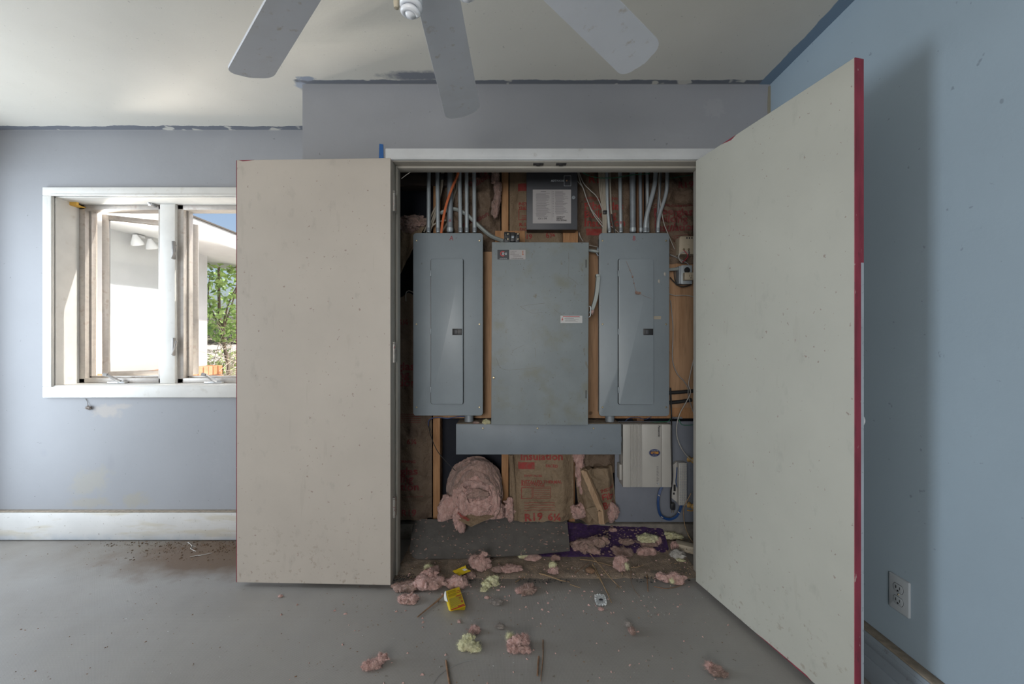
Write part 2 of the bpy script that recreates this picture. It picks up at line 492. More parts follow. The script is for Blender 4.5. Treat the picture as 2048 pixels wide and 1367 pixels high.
WALLC = (.262, .268, .283)
def WP(px, py): p = W(px, py, YW); return tuple(p)
m_wallw = wallmat('window_wall_paint', WALLC, [
    ((WP(215, 822), (.10, .3, .045), 22, .9, .5), (.42, .36, .30), .75),
    ((WP(245, 812), (.06, .3, .02), 30, .7, .5), (.42, .36, .30), .6),
    ((WP(222, 925), (.03, .3, .07), 9, .4, .7), (.21, .215, .235), .55),
    ((WP(88, 905), (.03, .3, .03), 9, .2, .7), (.23, .24, .27), .6),
    ((WP(180, 960), (.14, .3, .10), 20, 1.0, .5), (.33, .30, .22), .6),
    ((WP(275, 1000), (.09, .3, .05), 24, 1.0, .5), (.30, .27, .19), .7),
    ((WP(180, 1004), (.16, .3, .035), 26, .9, .5), (.30, .27, .20), .7)]).m
m_wallc = wallmat('closet_wall_paint', (.275, .283, .305), [
    ((tuple(W(1430, 215, YC)), (.06, .3, .05), 60, 1.2, .4), (.40, .40, .42), .35)]).m
m_wallr = wallmat('blue_wall_paint', (.29, .365, .425)).m
m_wallo = wallmat('plain_wall_paint', (.36, .37, .39)).m


def ceiling_mat():
    t = NT('ceiling_paint')
    c = t.mix(t.noise(1.2, .35, .65, 4), (.55, .525, .465), (.60, .575, .515))
    x, y = t.axis(0), t.axis(1)
    wob = t.noise(7, 0, 1, 4, (1, 2, 1)); gap = t.noise(2.6, .40, .44, 3); brk = t.noise(9, .36, .40, 2)
    # grey wall paint slopped over on to the ceiling along the two wall lines, ragged, with gaps
    def strip(yl, wid):
        e = t.math('SUBTRACT', y, t.math('SUBTRACT', yl - wid, t.math('MULTIPLY', t.math('SUBTRACT', wob, .5), wid * 1.2)))
        f = t.rng(e, 0, .003)
        top = t.rng(t.math('SUBTRACT', yl, y), .002, .006)
        return t.math('MULTIPLY', t.math('MULTIPLY', f, t.math('MAXIMUM', brk, .15)), t.math('MAXIMUM', top, .6))
    right = t.rng(x, -1.05, -1.035)
    f1 = t.math('MULTIPLY', strip(YC, .036), right)
    f2 = t.math('MULTIPLY', strip(YW, .05), t.math('SUBTRACT', 1.0, right))
    grey = (.15, .16, .185)
    c = t.mix(f1, c, grey); c = t.mix(f2, c, grey)
    c = t.mix(t.blotch((-.42, 1.965, CEIL), (.22, .045, .2), 26, .5, .5), c, (.17, .18, .205))
    c = t.mix(t.blotch((-.975, 1.985, CEIL), (.05, .02, .2), 30, .7, .4), c, (.25, .28, .34))
    c = t.mix(t.blotch((-1.03, 2.04, CEIL), (.035, .03, .2), 30, .7, .4), c, (.32, .35, .41))
    e = t.math('SUBTRACT', x, t.math('SUBTRACT', XR - .058, t.math('MULTIPLY', t.math('SUBTRACT', t.noise(5, 0, 1, 4), .5), .03)))
    c = t.mix(t.rng(e, 0, .004), c, (.17, .24, .32))
    c = t.mix(t.math('MULTIPLY', t.noise(70, .71, .74, 2), .5), c, (.25, .24, .22))
    t.link(c, t.b.inputs['Base Color']); t.b.inputs['Roughness'].default_value = .75
    t.bump(t.noise(60, 0, 1, 4), .12, .004)
    return t.m


def floor_mat():
    t = NT('floor_vinyl')
    c = t.mix(t.noise(3, .35, .65, 5), (.232, .217, .20), (.272, .257, .238))
    c = t.mix(t.math('MULTIPLY', t.noise(1.6, .45, .7, 6), .5), c, (.25, .245, .24))
    dust = t.blotch((-1.95, 2.36, 0), (1.35, .34, .3), 5, .5, .95)
    c = t.mix(t.math('MULTIPLY', dust, .85), c, (.135, .108, .078))
    heap = t.blotch((-1.62, 2.28, 0), (.60, .27, .3), 8, .6, .6)
    c = t.mix(t.math('MULTIPLY', heap, .95), c, (.105, .062, .035))
    thr = t.blotch((.1, 2.06, 0), (1.25, .14, .3), 9, .5, .8)
    c = t.mix(t.math('MULTIPLY', thr, .6), c, (.13, .11, .09))
    c = t.mix(t.math('MULTIPLY', t.noise(45, .66, .72, 3), .7), c, (.11, .085, .065))
    c = t.mix(t.math('MULTIPLY', t.noise(120, .72, .75, 2), .6), c, (.4, .39, .37))
    t.link(c, t.b.inputs['Base Color']); t.b.inputs['Roughness'].default_value = .36
    wv = t.N.new('ShaderNodeTexWave'); wv.wave_type = 'BANDS'; wv.bands_direction = 'X'; wv.inputs['Scale'].default_value = 62
    wv.inputs['Distortion'].default_value = .6
    wv2 = t.N.new('ShaderNodeTexWave'); wv2.wave_type = 'BANDS'; wv2.bands_direction = 'Y'; wv2.inputs['Scale'].default_value = 62
    wv2.inputs['Distortion'].default_value = .6
    t.link(t.co, wv.inputs[0]); t.link(t.co, wv2.inputs[0])
    h = t.math('MULTIPLY', wv.outputs['Fac'], wv2.outputs['Fac'])
    t.bump(h, .35, .0015)
    t.bump(t.noise(260, 0, 1, 3), .1, .001)
    return t.m


m_ceil = ceiling_mat(); m_floor = floor_mat()


def doormat(name, col):
    t = NT(name)
    c = t.mix(t.noise(2.2, .35, .65, 5), tuple(v * .95 for v in col), tuple(v * 1.04 for v in col))
    c = t.mix(t.math('MULTIPLY', t.noise(16, .60, .75, 7, (1, 1, .6)), .35), c, tuple(v * .6 for v in col))
    low = t.rng(t.axis(2), .42, .0)
    sp = t.math('MULTIPLY', t.noise(34, .60, .68, 6), low)
    c = t.mix(t.math('MULTIPLY', sp, .5), c, (.20, .15, .10))
    c = t.mix(t.math('MULTIPLY', t.noise(58, .705, .735, 2), .55), c, (.17, .09, .07))
    c = t.mix(t.math('MULTIPLY', t.noise(9, .66, .70, 3, (2, 2, .3)), .10), c, (.24, .2, .16))
    t.link(c, t.b.inputs['Base Color']); t.b.inputs['Roughness'].default_value = .5
    t.bump(t.noise(35, 0, 1, 4), .06, .004)
    return t.m


m_doorl = doormat('cream_door_paint', (.44, .395, .345))
m_doorr = doormat('pale_door_paint', (.40, .395, .345))


def glassmat():
    m = bpy.data.materials.new('window_glass'); m.use_nodes = True
    t = m.node_tree; N = t.nodes; N.clear()
    o = N.new('ShaderNodeOutputMaterial'); mx = N.new('ShaderNodeMixShader'); tr = N.new('ShaderNodeBsdfTransparent'); gl = N.new('ShaderNodeBsdfGlossy')
    df = N.new('ShaderNodeBsdfDiffuse'); df.inputs[0].default_value = (.8, .82, .85, 1); m2 = N.new('ShaderNodeMixShader'); m2.inputs[0].default_value = .0012
    gl.inputs['Roughness'].default_value = .03; tr.inputs[0].default_value = (.93, .95, .95, 1)
    lw = N.new('ShaderNodeFresnel'); lw.inputs[0].default_value = 1.45
    t.links.new(lw.outputs[0], mx.inputs[0]); t.links.new(tr.outputs[0], m2.inputs[1]); t.links.new(df.outputs[0], m2.inputs[2])
    t.links.new(m2.outputs[0], mx.inputs[1]); t.links.new(gl.outputs[0], mx.inputs[2])
    t.links.new(mx.outputs[0], o.inputs[0])
    return m


m_glass = glassmat()

# ------------------------------------------------------------------ the setting
S = 'structure'
# wall openings (window): inner edges
WX0, WX1 = X(110, YW), -1.555
WZ0, WZ1 = Z(772, YW), Z(393, YW)
OX0, OX1, OZ1 = X(786, YC), .931, Z(325, YC)     # closet door opening
BX = X(605, YC)                                         # outer corner of the closet

b = MB(); b.box(XL - .2, XR + .2, YB - .2, 2.9, -.12, 0)
tag(b.build('floor', m_floor, smooth=0), kind=S)
b = MB(); b.box(XL - .3, XR + .3, YB - .3, 2.70, CEIL, CEIL + .2)
tag(b.build('ceiling', m_ceil, smooth=0), kind=S)
b = MB()
b.box(XL - .2, WX0, YW, 2.70, 0, CEIL); b.box(WX1, XR + .2, 2.60, 2.70, 0, CEIL)
b.box(WX1, BX + .09, YW, 2.60, 0, CEIL)
b.box(WX0, WX1, YW, 2.70, 0, WZ0); b.box(WX0, WX1, YW, 2.70, WZ1, CEIL)
b.box(-4.6, XL - .2, 2.55, 2.70, -.4, CEIL)
tag(b.build('wall_window', m_wallw, smooth=0), kind=S)
b = MB()
b.box(BX, OX0 - .02, YC, YC + .10, 0, CEIL); b.box(OX1 + .02, XR, YC, YC + .10, 0, CEIL)
b.box(OX0 - .02, OX1 + .02, YC, YC + .10, OZ1 + .02, CEIL)
b.box(BX, BX + .09, YC + .10, YW, 0, CEIL)
tag(b.build('wall_closet', m_wallc, smooth=0), kind=S)
b = MB(); b.box(XR, XR + .15, YB - .2, 2.60, 0, CEIL)
tag(b.build('wall_right', m_wallr, smooth=0), kind=S)
b = MB()      # left wall with the glazed door opening (outside the picture), wall behind with a window opening
b.box(XL - .15, XL, YB, 1.2, 0, CEIL); b.box(XL - .15, XL, 2.3, YW, 0, CEIL); b.box(XL - .15, XL, 1.2, 2.3, 2.12, CEIL)
b.box(XL - .15, XL, 1.2, 2.3, 0, .1)
tag(b.build('wall_left', m_wallo, smooth=0), kind=S)
b = MB()
b.box(XL - .15, -1.9, YB - .15, YB, 0, CEIL); b.box(.1, XR + .15, YB - .15, YB, 0, CEIL)
b.box(-1.9, .1, YB - .15, YB, 0, .8); b.box(-1.9, .1, YB - .15, YB, 2.1, CEIL)
tag(b.build('wall_behind', m_wallo, smooth=0), kind=S)
b = MB(); b.prism([(-.016, 0), (0, 0), (0, 1), (-.016, 1)], 0, 1)   # olive strip left unpainted in the corner
b = MB(); b.prism([(XR - .0115, OZ1 + .16), (XR, OZ1 + .15), (XR, CEIL - .008), (XR - .010, CEIL - .012), (XR - .014, CEIL - .10), (XR - .010, CEIL - .2)], YC - .004, YC)
tag(b.build('trim_1', mat('olive_caulk', (.23, .215, .165), .8), smooth=0), kind=S)

# baseboards (thick, with a dusty ledge)
m_baseb = mat('blue_baseboard_paint', (.27, .315, .36), .5, var=.06, layers=[('n', (40, .64, .72, 4), (.14, .13, .13), .6)])
def baseboard(name, x0, x1, y0, y1, ledge, m_base=m_base):
    o = E(name, (0, 0, 0), kind=S)
    b = MB(); b.box(x0, x1, y0, y1, .004, .165, .004); b.build('board', m_base, o)
    b = MB(); b.box(*ledge, .165, .172, .003); b.build('dust_ledge', m_dust, o)
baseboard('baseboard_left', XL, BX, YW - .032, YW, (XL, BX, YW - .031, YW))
baseboard('baseboard_right', XR - .037, XR, YB, YC, (XR - .036, XR, YB, YC), m_baseb)
o = bpy.data.objects['baseboard_right']
b = MB(); b.box(XR - .041, XR - .036, YB, YC, .006, .085, .002); b.box(XR - .039, XR - .036, YB, YC, .125, .150, .001)
b.build('moulding', m_baseb, o)

# door casing and jambs
b = MB(); b.box(X(770, 2.005), OX1 + .075, YC - .022, YC, OZ1 + .004, OZ1 + .060, .004)
b.box(X(770, 2.005) + .012, OX1 + .075, YC - .026, YC - .02, OZ1 + .006, OZ1 + .016, .002)
tag(b.build('trim_2', m_white), kind=S)
b = MB(); b.box(OX0 - .056, OX0 - .004, YC - .020, YC, 0, OZ1 + .004, .004); tag(b.build('trim_3', m_white), kind=S)
b = MB(); b.box(OX1 + .004, OX1 + .06, YC - .020, YC, 0, OZ1 + .004, .004); tag(b.build('trim_4', m_white), kind=S)
JY = 2.125
o = E('trim_5', (0, 0, 0), kind=S)
b = MB(); b.box(OX0 - .02, OX0, YC - .018, JY, 0, OZ1 + .02, .003); b.build('jamb', m_cream, o)
b = MB(); b.box(OX0, OX0 + .012, YC + .035, JY - .004, 0, OZ1, .003); b.build('door_stop', m_cream, o)
b = MB(); b.box(OX0 - .006, OX0 + .0015, YC - .021, YC - .012, .02, OZ1, .001); b.build('bead', m_white, o)
o = E('trim_6', (0, 0, 0), kind=S)
b = MB(); b.box(OX1, OX1 + .02, YC - .005, JY, 0, OZ1 + .02, .003); b.build('jamb', m_cream, o)
b = MB(); b.box(OX1 - .012, OX1, YC + .035, JY - .004, 0, OZ1, .003); b.build('door_stop', m_cream, o)
o = E('trim_7', (0, 0, 0), kind=S)
b = MB(); b.box(OX0, OX1, YC - .012, JY, OZ1, OZ1 + .02, .003); b.build('head_jamb', m_cream, o)
b = MB(); b.box(OX0 + .012, OX1 - .012, YC + .035, JY - .004, OZ1 - .012, OZ1, .003); b.build('door_stop', m_cream, o)
for px in (1077, 1123):
    b = MB(); b.box(X(px, YC) - .025, X(px, YC) + .025, YC + .004, YC + .030, OZ1 - .0025, OZ1 + .001, .0008)
    b.box(X(px, YC) - .010, X(px, YC) + .010, YC + .008, YC + .026, OZ1 - .006, OZ1 - .002, .001)
    b.build('strike_plate', m_black, o)

# window
o = E('window_1', (WX0, YW, WZ0), kind=S)
FY = 2.60
cw = .056
b = MB(); b.box(WX0 - cw, WX1 + cw, YW - .018, YW, WZ1, WZ1 + .050, .004); b.box(WX0 - .012, WX1 + .012, YW - .024, YW - .016, WZ1 - .003, WZ1 + .008, .002); b.build('casing', m_wtrim, o)
b = MB(); b.box(WX0 - cw, WX1 + cw, YW - .018, YW, WZ0 - .065, WZ0, .004); b.build('casing', m_wtrim, o)
b = MB(); b.box(WX0 - cw, WX0, YW - .018, YW, WZ0, WZ1, .004); b.box(WX0 - .012, WX0 + .003, YW - .024, YW - .016, WZ0, WZ1, .002); b.build('casing', m_wtrim, o)
b = MB(); b.box(WX1, WX1 + cw, YW - .018, YW, WZ0, WZ1, .004); b.build('casing', m_wtrim, o)
b = MB(); b.box(WX0 - .004, WX0 + .006, YW, 2.70, WZ0, WZ1); b.build('side_reveal', m_wtrim, o)
b = MB(); b.box(WX1 - .006, WX1 + .004, YW, 2.70, WZ0, WZ1); b.build('side_reveal', m_wtrim, o)
b = MB(); b.box(WX0, WX1, YW, 2.70, WZ1 - .006, WZ1 + .004); b.build('head_reveal', m_wtrim, o)
b = MB(); b.box(WX0, WX1, YW - .012, 2.74, WZ0 - .02, WZ0 + .006, .003); b.build('sill', m_wtrim, o)
fx0, fx1, fz0, fz1 = WX0 + .006, WX1 - .006, WZ0 + .006, WZ1 - .006
MX0, MX1 = X(330, 2.62), X(360, 2.62)
b = MB(); b.box(MX0, MX1, FY - .02, 2.70, fz0, fz1, .004); b.build('mullion', m_wtrim, o)
def frame(x0, x1):
    t = .038
    b = MB(); b.box(x0, x0 + t, FY, 2.68, fz0, fz1, .004); b.box(x1 - t * .7, x1, FY, 2.68, fz0, fz1, .004)
    b.box(x0, x1, FY, 2.68, fz1 - t * .8, fz1, .004); b.box(x0, x1, FY, 2.68, fz0, fz0 + t * .8, .004)
    b.box(x0 + t, x0 + t + .012, FY + .03, 2.66, fz0, fz1, .002); b.box(x0, x1, FY + .03, 2.66, fz0 + t * .8, fz0 + t * .8 + .012, .002)
    b.build('frame', m_alu, o)
frame(fx0, MX0); frame(MX1, fx1)
def sash(hx, wdt, ang, sign):
    "casement swung outwards about its hinge"
    M = Matrix.Translation((hx, 2.70, 0)) @ Matrix.Rotation(sign * ang, 4, 'Z')
    x0, x1 = (0, wdt) if sign > 0 else (-wdt, 0)
    za, zb = fz0 + .03, fz1 - .03
    t = .034
    b = MB()
    for q in ((x0, x0 + t, za, zb), (x1 - t, x1, za, zb), (x0 + t, x1 - t, zb - t, zb), (x0 + t, x1 - t, za, za + t)):
        b.box(q[0], q[1], -.014, .016, q[2], q[3], .003, M=M)
    s = b.build('sash', m_alu, o)
    b = MB(); b.box(x0 + t - .005, x1 - t + .005, -.002, .003, za + t - .005, zb - t + .005, M=M); b.build('pane', m_glass, s, 0)
sash(fx0 + .05, .50, math.radians(29), 1)
sash(fx1 - .05, .50, math.radians(80), -1)
def crank(px):
    c = W(px, 766, FY); c.z = fz0
    b = MB(); b.box(c.x - .055, c.x + .055, FY - .03, FY, c.z, c.z + .012, .004)
    b.tube([(c.x + .02, FY - .02, c.z + .01), (c.x - .005, FY - .035, c.z + .03), (c.x - .025, FY - .055, c.z + .055)], .011, 10, taper=.7)
    b.tube([(c.x - .025, FY - .055, c.z + .055), (c.x - .045, FY - .06, c.z + .060)], .010, 8)
    b.build('crank', m_crank, o)
crank(240); crank(432)
for py in (502, 693):
    b = MB(); b.box(X(349, FY - .02) - .008, X(349, FY - .02) + .008, FY - .034, FY - .02, Z(py + 18, FY), Z(py - 18, FY), .003)
    p = W(352, py, FY - .04)
    b.tube([(p.x, FY - .036, p.z + .035), (p.x + .004, FY - .05, p.z), (p.x - .008, FY - .058, p.z - .05)], .006, 8)
    b.build('sash_lock', m_lockd, o)
b = MB(); p = W(305, 407, 2.58); b.box(p.x - .012, p.x + .012, 2.56, 2.60, p.z - .018, p.z + .018, .004); b.box(p.x - .006, p.x + .006, 2.548, 2.562, p.z - .008, p.z + .010, .003); b.build('latch', m_crank, o)
b = MB(); p = W(152, 407, 2.57); b.box(p.x - .028, p.x + .03, 2.545, 2.56, p.z - .018, p.z + .018, .002)
b.box(p.x - .028, p.x + .03, 2.56, 2.60, p.z + .012, p.z + .018, .001); b.box(p.x - .028, p.x + .03, 2.56, 2.60, p.z - .018, p.z - .012, .001); b.box(p.x - .028, p.x - .02, 2.56, 2.60, p.z - .018, p.z + .018, .001)
tag(b.build('blind_bracket', m_amber, org=(p.x, 2.57, p.z)), 'small amber plastic blind bracket in the top left corner of the window recess', 'bracket')

# closet shell: studs, plates, sheathing, curb
o = E('wall_back', (0, YS, 0), kind=S)
b = MB(); b.box(BX + .09, XR, 2.585, 2.60, 0, CEIL); b.build('blue_black_sheathing', m_dark, o)  # near-black bluish sheet behind the stud cavities
def stud(px0, px1, z0, z1, m, y=YS):
    b = MB(); b.box(X(px0, y), X(px1, y), y, y + .09, z0, z1, .002); b.build('stud', m, o)
zc = .09
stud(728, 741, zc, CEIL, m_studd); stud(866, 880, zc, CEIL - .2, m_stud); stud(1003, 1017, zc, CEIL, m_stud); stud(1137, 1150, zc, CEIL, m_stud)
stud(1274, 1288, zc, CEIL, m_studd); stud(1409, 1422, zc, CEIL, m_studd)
b = MB(); b.box(X(800, YS), X(902, YS), YS - .01, YS + .08, Z(372, YS), Z(335, YS), .003); b.build('header_block', m_beam, o)
for (a, c_, yt, yb) in ((990, 1050, 461, 500), (1126, 1156, 461, 500)):
    b = MB(); b.box(X(a, 2.465), X(c_, 2.465), 2.465, 2.485, Z(yb, 2.465), Z(yt, 2.465), .002); b.build('mounting_block', m_stud, o)
b = MB(); b.box(BX + .09, XR, 2.455, 2.60, 0, zc, .004); b.build('concrete_curb', m_conc, o)
b = MB(); b.sheet(lambda u, v: (OX0 + .002 + (OX1 - OX0 - .004) * u, YC + .022 + .012 * mn.noise(Vector((u * 30, 3, 0))) * (1 - v) + (2.45 - YC - .022) * v,
                  .010 + .006 * mn.noise(Vector((u * 22, v * 9, 1))) + .012 * v if v > 0 else .002), 120, 24, (0, 0, -.03))
tag(b.build('closet_dirt_layer', m_soil), 'brown dirt and grit covering the floor inside the closet', 'dirt', kind='stuff')

# ------------------------------------------------------------------ outside
zg = -.30
b = MB(); b.box(-160, 90, 2.7, 400, zg - .2, zg); tag(b.build('yard', m_yard, smooth=0), kind=S)
b = MB(); b.box(-4.3, -3.9, 2.7, 5.35, zg, H + 1.1); tag(b.build('wall_wing', m_stucco, smooth=0), kind=S)
o = E('wing_roof', (-3.6, 4, H + 1.1), 'low white eave and roof edge of the wing outside the window', 'roof')
b = MB(); b.box(-4.3, -3.27, 2.72, 6.4, H + 1.10, H + 1.125); b.build('soffit', m_stucco, o, 0)
b = MB(); b.box(-3.29, -3.25, 2.72, 6.42, H + 1.09, H + 1.27, .004); b.build('fascia', m_stucco, o)
b = MB(); b.box(-4.6, -3.235, 2.72, 6.44, H + 1.27, H + 1.285); b.build('roof_edge', m_ocre, o, 0)
b = MB(); b.box(-4.6, -3.30, 2.72, 6.38, H + 1.125, H + 1.27); b.build('rafter_block', m_stucco, o, 0)
o = E('floodlight', (-3.85, 4.3, H + 1.08), 'white twin floodlight under the eave seen through the window', 'light')
b = MB(); b.lathe([(.05, 0), (.05, .02), (.02, .03)], 16, Matrix.Translation((-3.84, 4.3, H + 1.07))); b.build('base_plate', m_white, o)
for dy, dx in ((-.08, .04), (.09, .04)):
    M = Matrix.Translation((-3.84 + dx, 4.3 + dy, H + 1.055)) @ Matrix.Rotation(math.radians(200), 4, 'X')
    b = MB(); b.lathe([(.018, -.03), (.03, .0), (.052, .05), (.055, .07), (.045, .078)], 16, M); b.build('lamp_head', m_glassb, o)
o = E('brick_planter', (-3.7, 4.6, zg), 'low orange brick planter wall at the foot of the white wing', 'planter')
b = MB(); b.box(-3.895, -3.752, 3.7, 5.4, zg, H - .315); b.build('mortar_core', m_mortar, o, 0)
me_b = None
for row, (z0, z1, ln) in enumerate(((H - .41, H - .30, .085), (H - .52, H - .42, .21), (H - .63, H - .53, .21))):
    y = 3.7 + (row % 2) * -.1; k = 0
    while y < 5.4:
        b = MB(); dx = R.uniform(0, .008)
        b.box(-3.76 if row else -3.895, -3.735 + dx, max(y, 3.7), min(y + ln - .012, 5.4), z0, z1 + R.uniform(-.003, .003), .004, 1)
        b.build('brick', m_brickA if R.random() < .65 else m_brickB, o)
        y += ln; k += 1


def foliage(name, c, rad, n, size, m, parent, seed):
    rr = random.Random(seed); me = bpy.data.meshes.new(name); V = []; Fc = []
    for _ in range(n):
        while True:
            p = Vector((rr.uniform(-1, 1), rr.uniform(-1, 1), rr.uniform(-1, 1)))
            if p.length < 1: break
        p = p * (p.length ** -.35)
        if mn.noise(p * 2.2 + Vector((seed, 0, 0))) < -.12: continue
        q = Vector((c[0] + p.x * rad[0], c[1] + p.y * rad[1], c[2] + p.z * rad[2]))
        a = Vector((rr.gauss(0, 1), rr.gauss(0, 1), rr.gauss(0, .7) - .5)).normalized(); s = a.orthogonal().normalized()
        s = (Matrix.Rotation(rr.uniform(0, 6.3), 3, a) @ s); nn = a.cross(s); L = size * rr.uniform(.6, 1.3); i = len(V)
        V += [q, q + a * L * .45 + s * L * .28, q + a * L, q + a * L * .45 - s * L * .28, q + a * L * .5 + nn * L * .08]
        Fc += [(i, i + 1, i + 4), (i + 1, i + 2, i + 4), (i + 2, i + 3, i + 4), (i + 3, i, i + 4)]
    L0 = Vector(parent['_o'])
    me.from_pydata([v - L0 for v in V], [], Fc); me.materials.append(m)
    o = bpy.data.objects.new(name, me); COL.objects.link(o); o.parent = parent; o['_o'] = tuple(L0); o['kind'] = 'stuff'; ALL.append(o)
    return o


o = E('tree', (-4.35, 6.3, zg), 'bright green broadleaf tree beyond the end of the white wing', 'tree')
b = MB(); b.tube([(-4.35, 6.3, zg), (-4.3, 6.35, .6), (-4.4, 6.3, 1.5), (-4.35, 6.2, 2.3)], .032, 10, taper=.5); b.build('trunk', m_bark, o)
for q in ((-4.0, 6.1, 2.0), (-4.7, 6.5, 2.2), (-4.1, 6.6, 2.5)):
    b = MB(); b.tube([(-4.36, 6.3, 1.3), ((-4.36 + q[0]) / 2, 6.25, 1.75), q], .014, 8, taper=.4); b.build('branch', m_bark, o)
foliage('crown', (-4.33, 6.3, H + .78), (.55, .6, .78), 2300, .095, m_leaf, o, 3)
o = E('bare_shrub', (-4.55, 6.6, zg), 'bare pale twiggy shrub between the tree and the low bush', 'shrub')
rr = random.Random(5)
for k in range(16):
    p = Vector((-4.55 + rr.uniform(-.2, .2), 6.6 + rr.uniform(-.2, .2), zg)); P_ = [p.copy()]
    d = Vector((rr.gauss(0, .3), rr.gauss(0, .3), 1)).normalized()
    for _ in range(5):
        d = (d + Vector((rr.gauss(0, .3), rr.gauss(0, .3), .1))).normalized(); p = p + d * .36; P_.append(p.copy())
    b = MB(); b.tube(P_, .010, 5, 3, taper=.3)
    for q in P_[2:]:
        for _ in range(3): b.tube([q, q + Vector((rr.gauss(0, .12), rr.gauss(0, .12), rr.uniform(0, .2))), q + Vector((rr.gauss(0, .25), rr.gauss(0, .25), rr.uniform(.05, .3)))], .004, 4, 2)
    b.build('twig', mat('pale_twig', (.5, .44, .36), .9) if k == 0 else bpy.data.materials['pale_twig'], o)
o = E('low_bush', (-4.8, 7.3, zg), 'dense yellow green bush low under the tree outside', 'bush')
foliage('leaves', (-4.9, 7.4, .42), (1.1, .5, .62), 2600, .10, m_leaf2, o, 9)
b = MB(); b.tube([(-4.9, 7.4, zg), (-4.88, 7.4, .3)], .05, 8); b.build('stem', m_bark, o)

# ------------------------------------------------------------------ closet doors
zb, zt = .022, H + .861
def leafdoor(name, hinge, free, sign, m):
    h = Vector(hinge); f = Vector(free); L = (f - h).length
    ex = (f - h).normalized() * sign; ey = Vector((-ex.y, ex.x))
    M = Matrix(((ex.x, ey.x, 0, h.x), (ex.y, ey.y, 0, h.y), (0, 0, 1, 0), (0, 0, 0, 1)))
    o = E(name, (h.x, h.y, 0), kind=S)
    x0, x1 = (0, L) if sign > 0 else (-L, 0)
    b = MB(); b.box(x0, x1, 0, .034, zb, zt, .0015, 1, M=M); b.build('panel', m, o)
    return o, M, L
dl, ML, LL = leafdoor('door_1', (X(781, 1.957), 1.957), (X(473, 1.980), 1.980), -1, m_doorl)
tag(dl, 'cream door leaf folded flat back against the wall left of the closet')
b = MB(); b.box(-LL - .0012, -LL + .002, -.0004, .0335, zb + .001, zt - .001, M=ML); plab(b.build('edge_strip', m_rededge, dl), 'dark red painted free edge')
b = MB(); b.prism([(-LL + .012, zt - .0005), (-LL + .03, zt - .006), (-LL + .055, zt - .004), (-LL + .085, zt - .0005)], -.0006, .003, M=ML); b.build('paint_chip', m_rededge, dl)
b = MB(); b.lathe([(.012, 0), (.012, .02), (.026, .03), (.028, .045), (.020, .055), (0.001, .057)], 20, ML @ Matrix.Translation((-LL + .06, .033, .93)) @ Matrix.Rotation(-PI / 2, 4, 'X') @ Matrix.Scale(.2, 4, (0, 0, 1)))
b.build('knob', m_white, dl)
dr, MR_, LR = leafdoor('door_2', (X(1391.5, 1.988), 1.988), (X(1709, 1.265), 1.265), 1, m_doorr)
tag(dr, 'pale door leaf swung out into the room right of the closet')
b = MB(); b.box(LR - .002, LR + .0012, .0004, .034, zt - .62, zt - .001, M=MR_); b.box(LR - .002, LR + .0012, .0004, .0235, zb + .001, zt - .62, M=MR_)
plab(b.build('edge_strip', m_rededge, dr), 'crimson painted free edge')
b = MB(); b.box(LR - .002, LR + .001, .0235, .0345, zb + .001, zt - .62, M=MR_); plab(b.build('bare_edge', m_greyedge, dr), 'grey unpainted strip of the free edge')
b = MB(); b.prism([(.17, zt - .001), (.23, zt - .010), (.26, zt - .001)], -.0006, .003, M=MR_); b.build('paint_chip', m_rededge, dr)
b = MB(); b.prism([(.36, zb + .001), (.60, zb + .001), (.58, zb + .006), (.40, zb + .004)], -.0006, .003, M=MR_); b.build('paint_chip', m_rededge, dr)
kz = H + (CY - 842) * 1.31 / F
b = MB(); b.lathe([(.026, 0), (.026, .004), (.011, .006), (.011, .022), (.024, .030), (.027, .043), (.020, .055), (.001, .058)], 24, MR_ @ Matrix.Translation((LR - .055, .034, kz)) @ Matrix.Rotation(-PI / 2, 4, 'X'))
plab(b.build('knob', m_white, dr), 'white round knob')
def hinge(o, x, y, z):
    b = MB(); b.lathe([(.0075, -.045), (.0085, -.044), (.0085, .044), (.0075, .045)], 12, Matrix.Translation((x, y, z)))
    b.lathe([(.004, .045), (.0095, .047), (.0095, .052), (.003, .055)], 10, Matrix.Translation((x, y, z)))
    b.box(x - .001, x + .003, y, y + .04, z - .044, z + .044, .0006, 1)
    b.box(x - .034, x - .008, y - .0035, y - .001, z - .044, z + .044, .0006, 1) if False else None
    h = b.build('hinge', m_hinge, o)
    for dz in (-.03, 0, .03):
        b = MB(); b.lathe([(.0045, 0), (.0035, .0015), (.0005, .002)], 8, Matrix.Translation((x + .003, y + .022, z + dz)) @ Matrix.Rotation(PI / 2, 4, 'Y')); b.build('screw', m_brass, h)
for py in (404, 706, 1016): hinge(dl, OX0 + .012, 2.0, Z(py, 2.0))
for py in (404, 706, 1016): hinge(dr, OX1 - .014, 2.012, Z(py, 2.0))
b = MB(); b.tube([(OX0 - .004, 1.992, Z(352, 1.99)), (OX0 - .002, 1.990, Z(370, 1.99)), (OX0 - .006, 1.990, Z(382, 1.99))], .0012, 5); b.tube([(OX0 - .010, 1.990, Z(357, 1.99)), (OX0 - .003, 1.990, Z(362, 1.99))], .0012, 5)
b.build('paint_drip', m_rededge, dl)

b = MB(); b.prism([(X(758, YC), Z(330, YC)), (X(768, YC), Z(330, YC)), (X(766.5, YC), Z(289, YC)), (X(759, YC), Z(288, YC))], YC - .0035, YC - .0005)
tag(b.build('masking_tape', m_tape, smooth=0), 'strip of blue masking tape left on the wall above the door casing corner', 'tape')

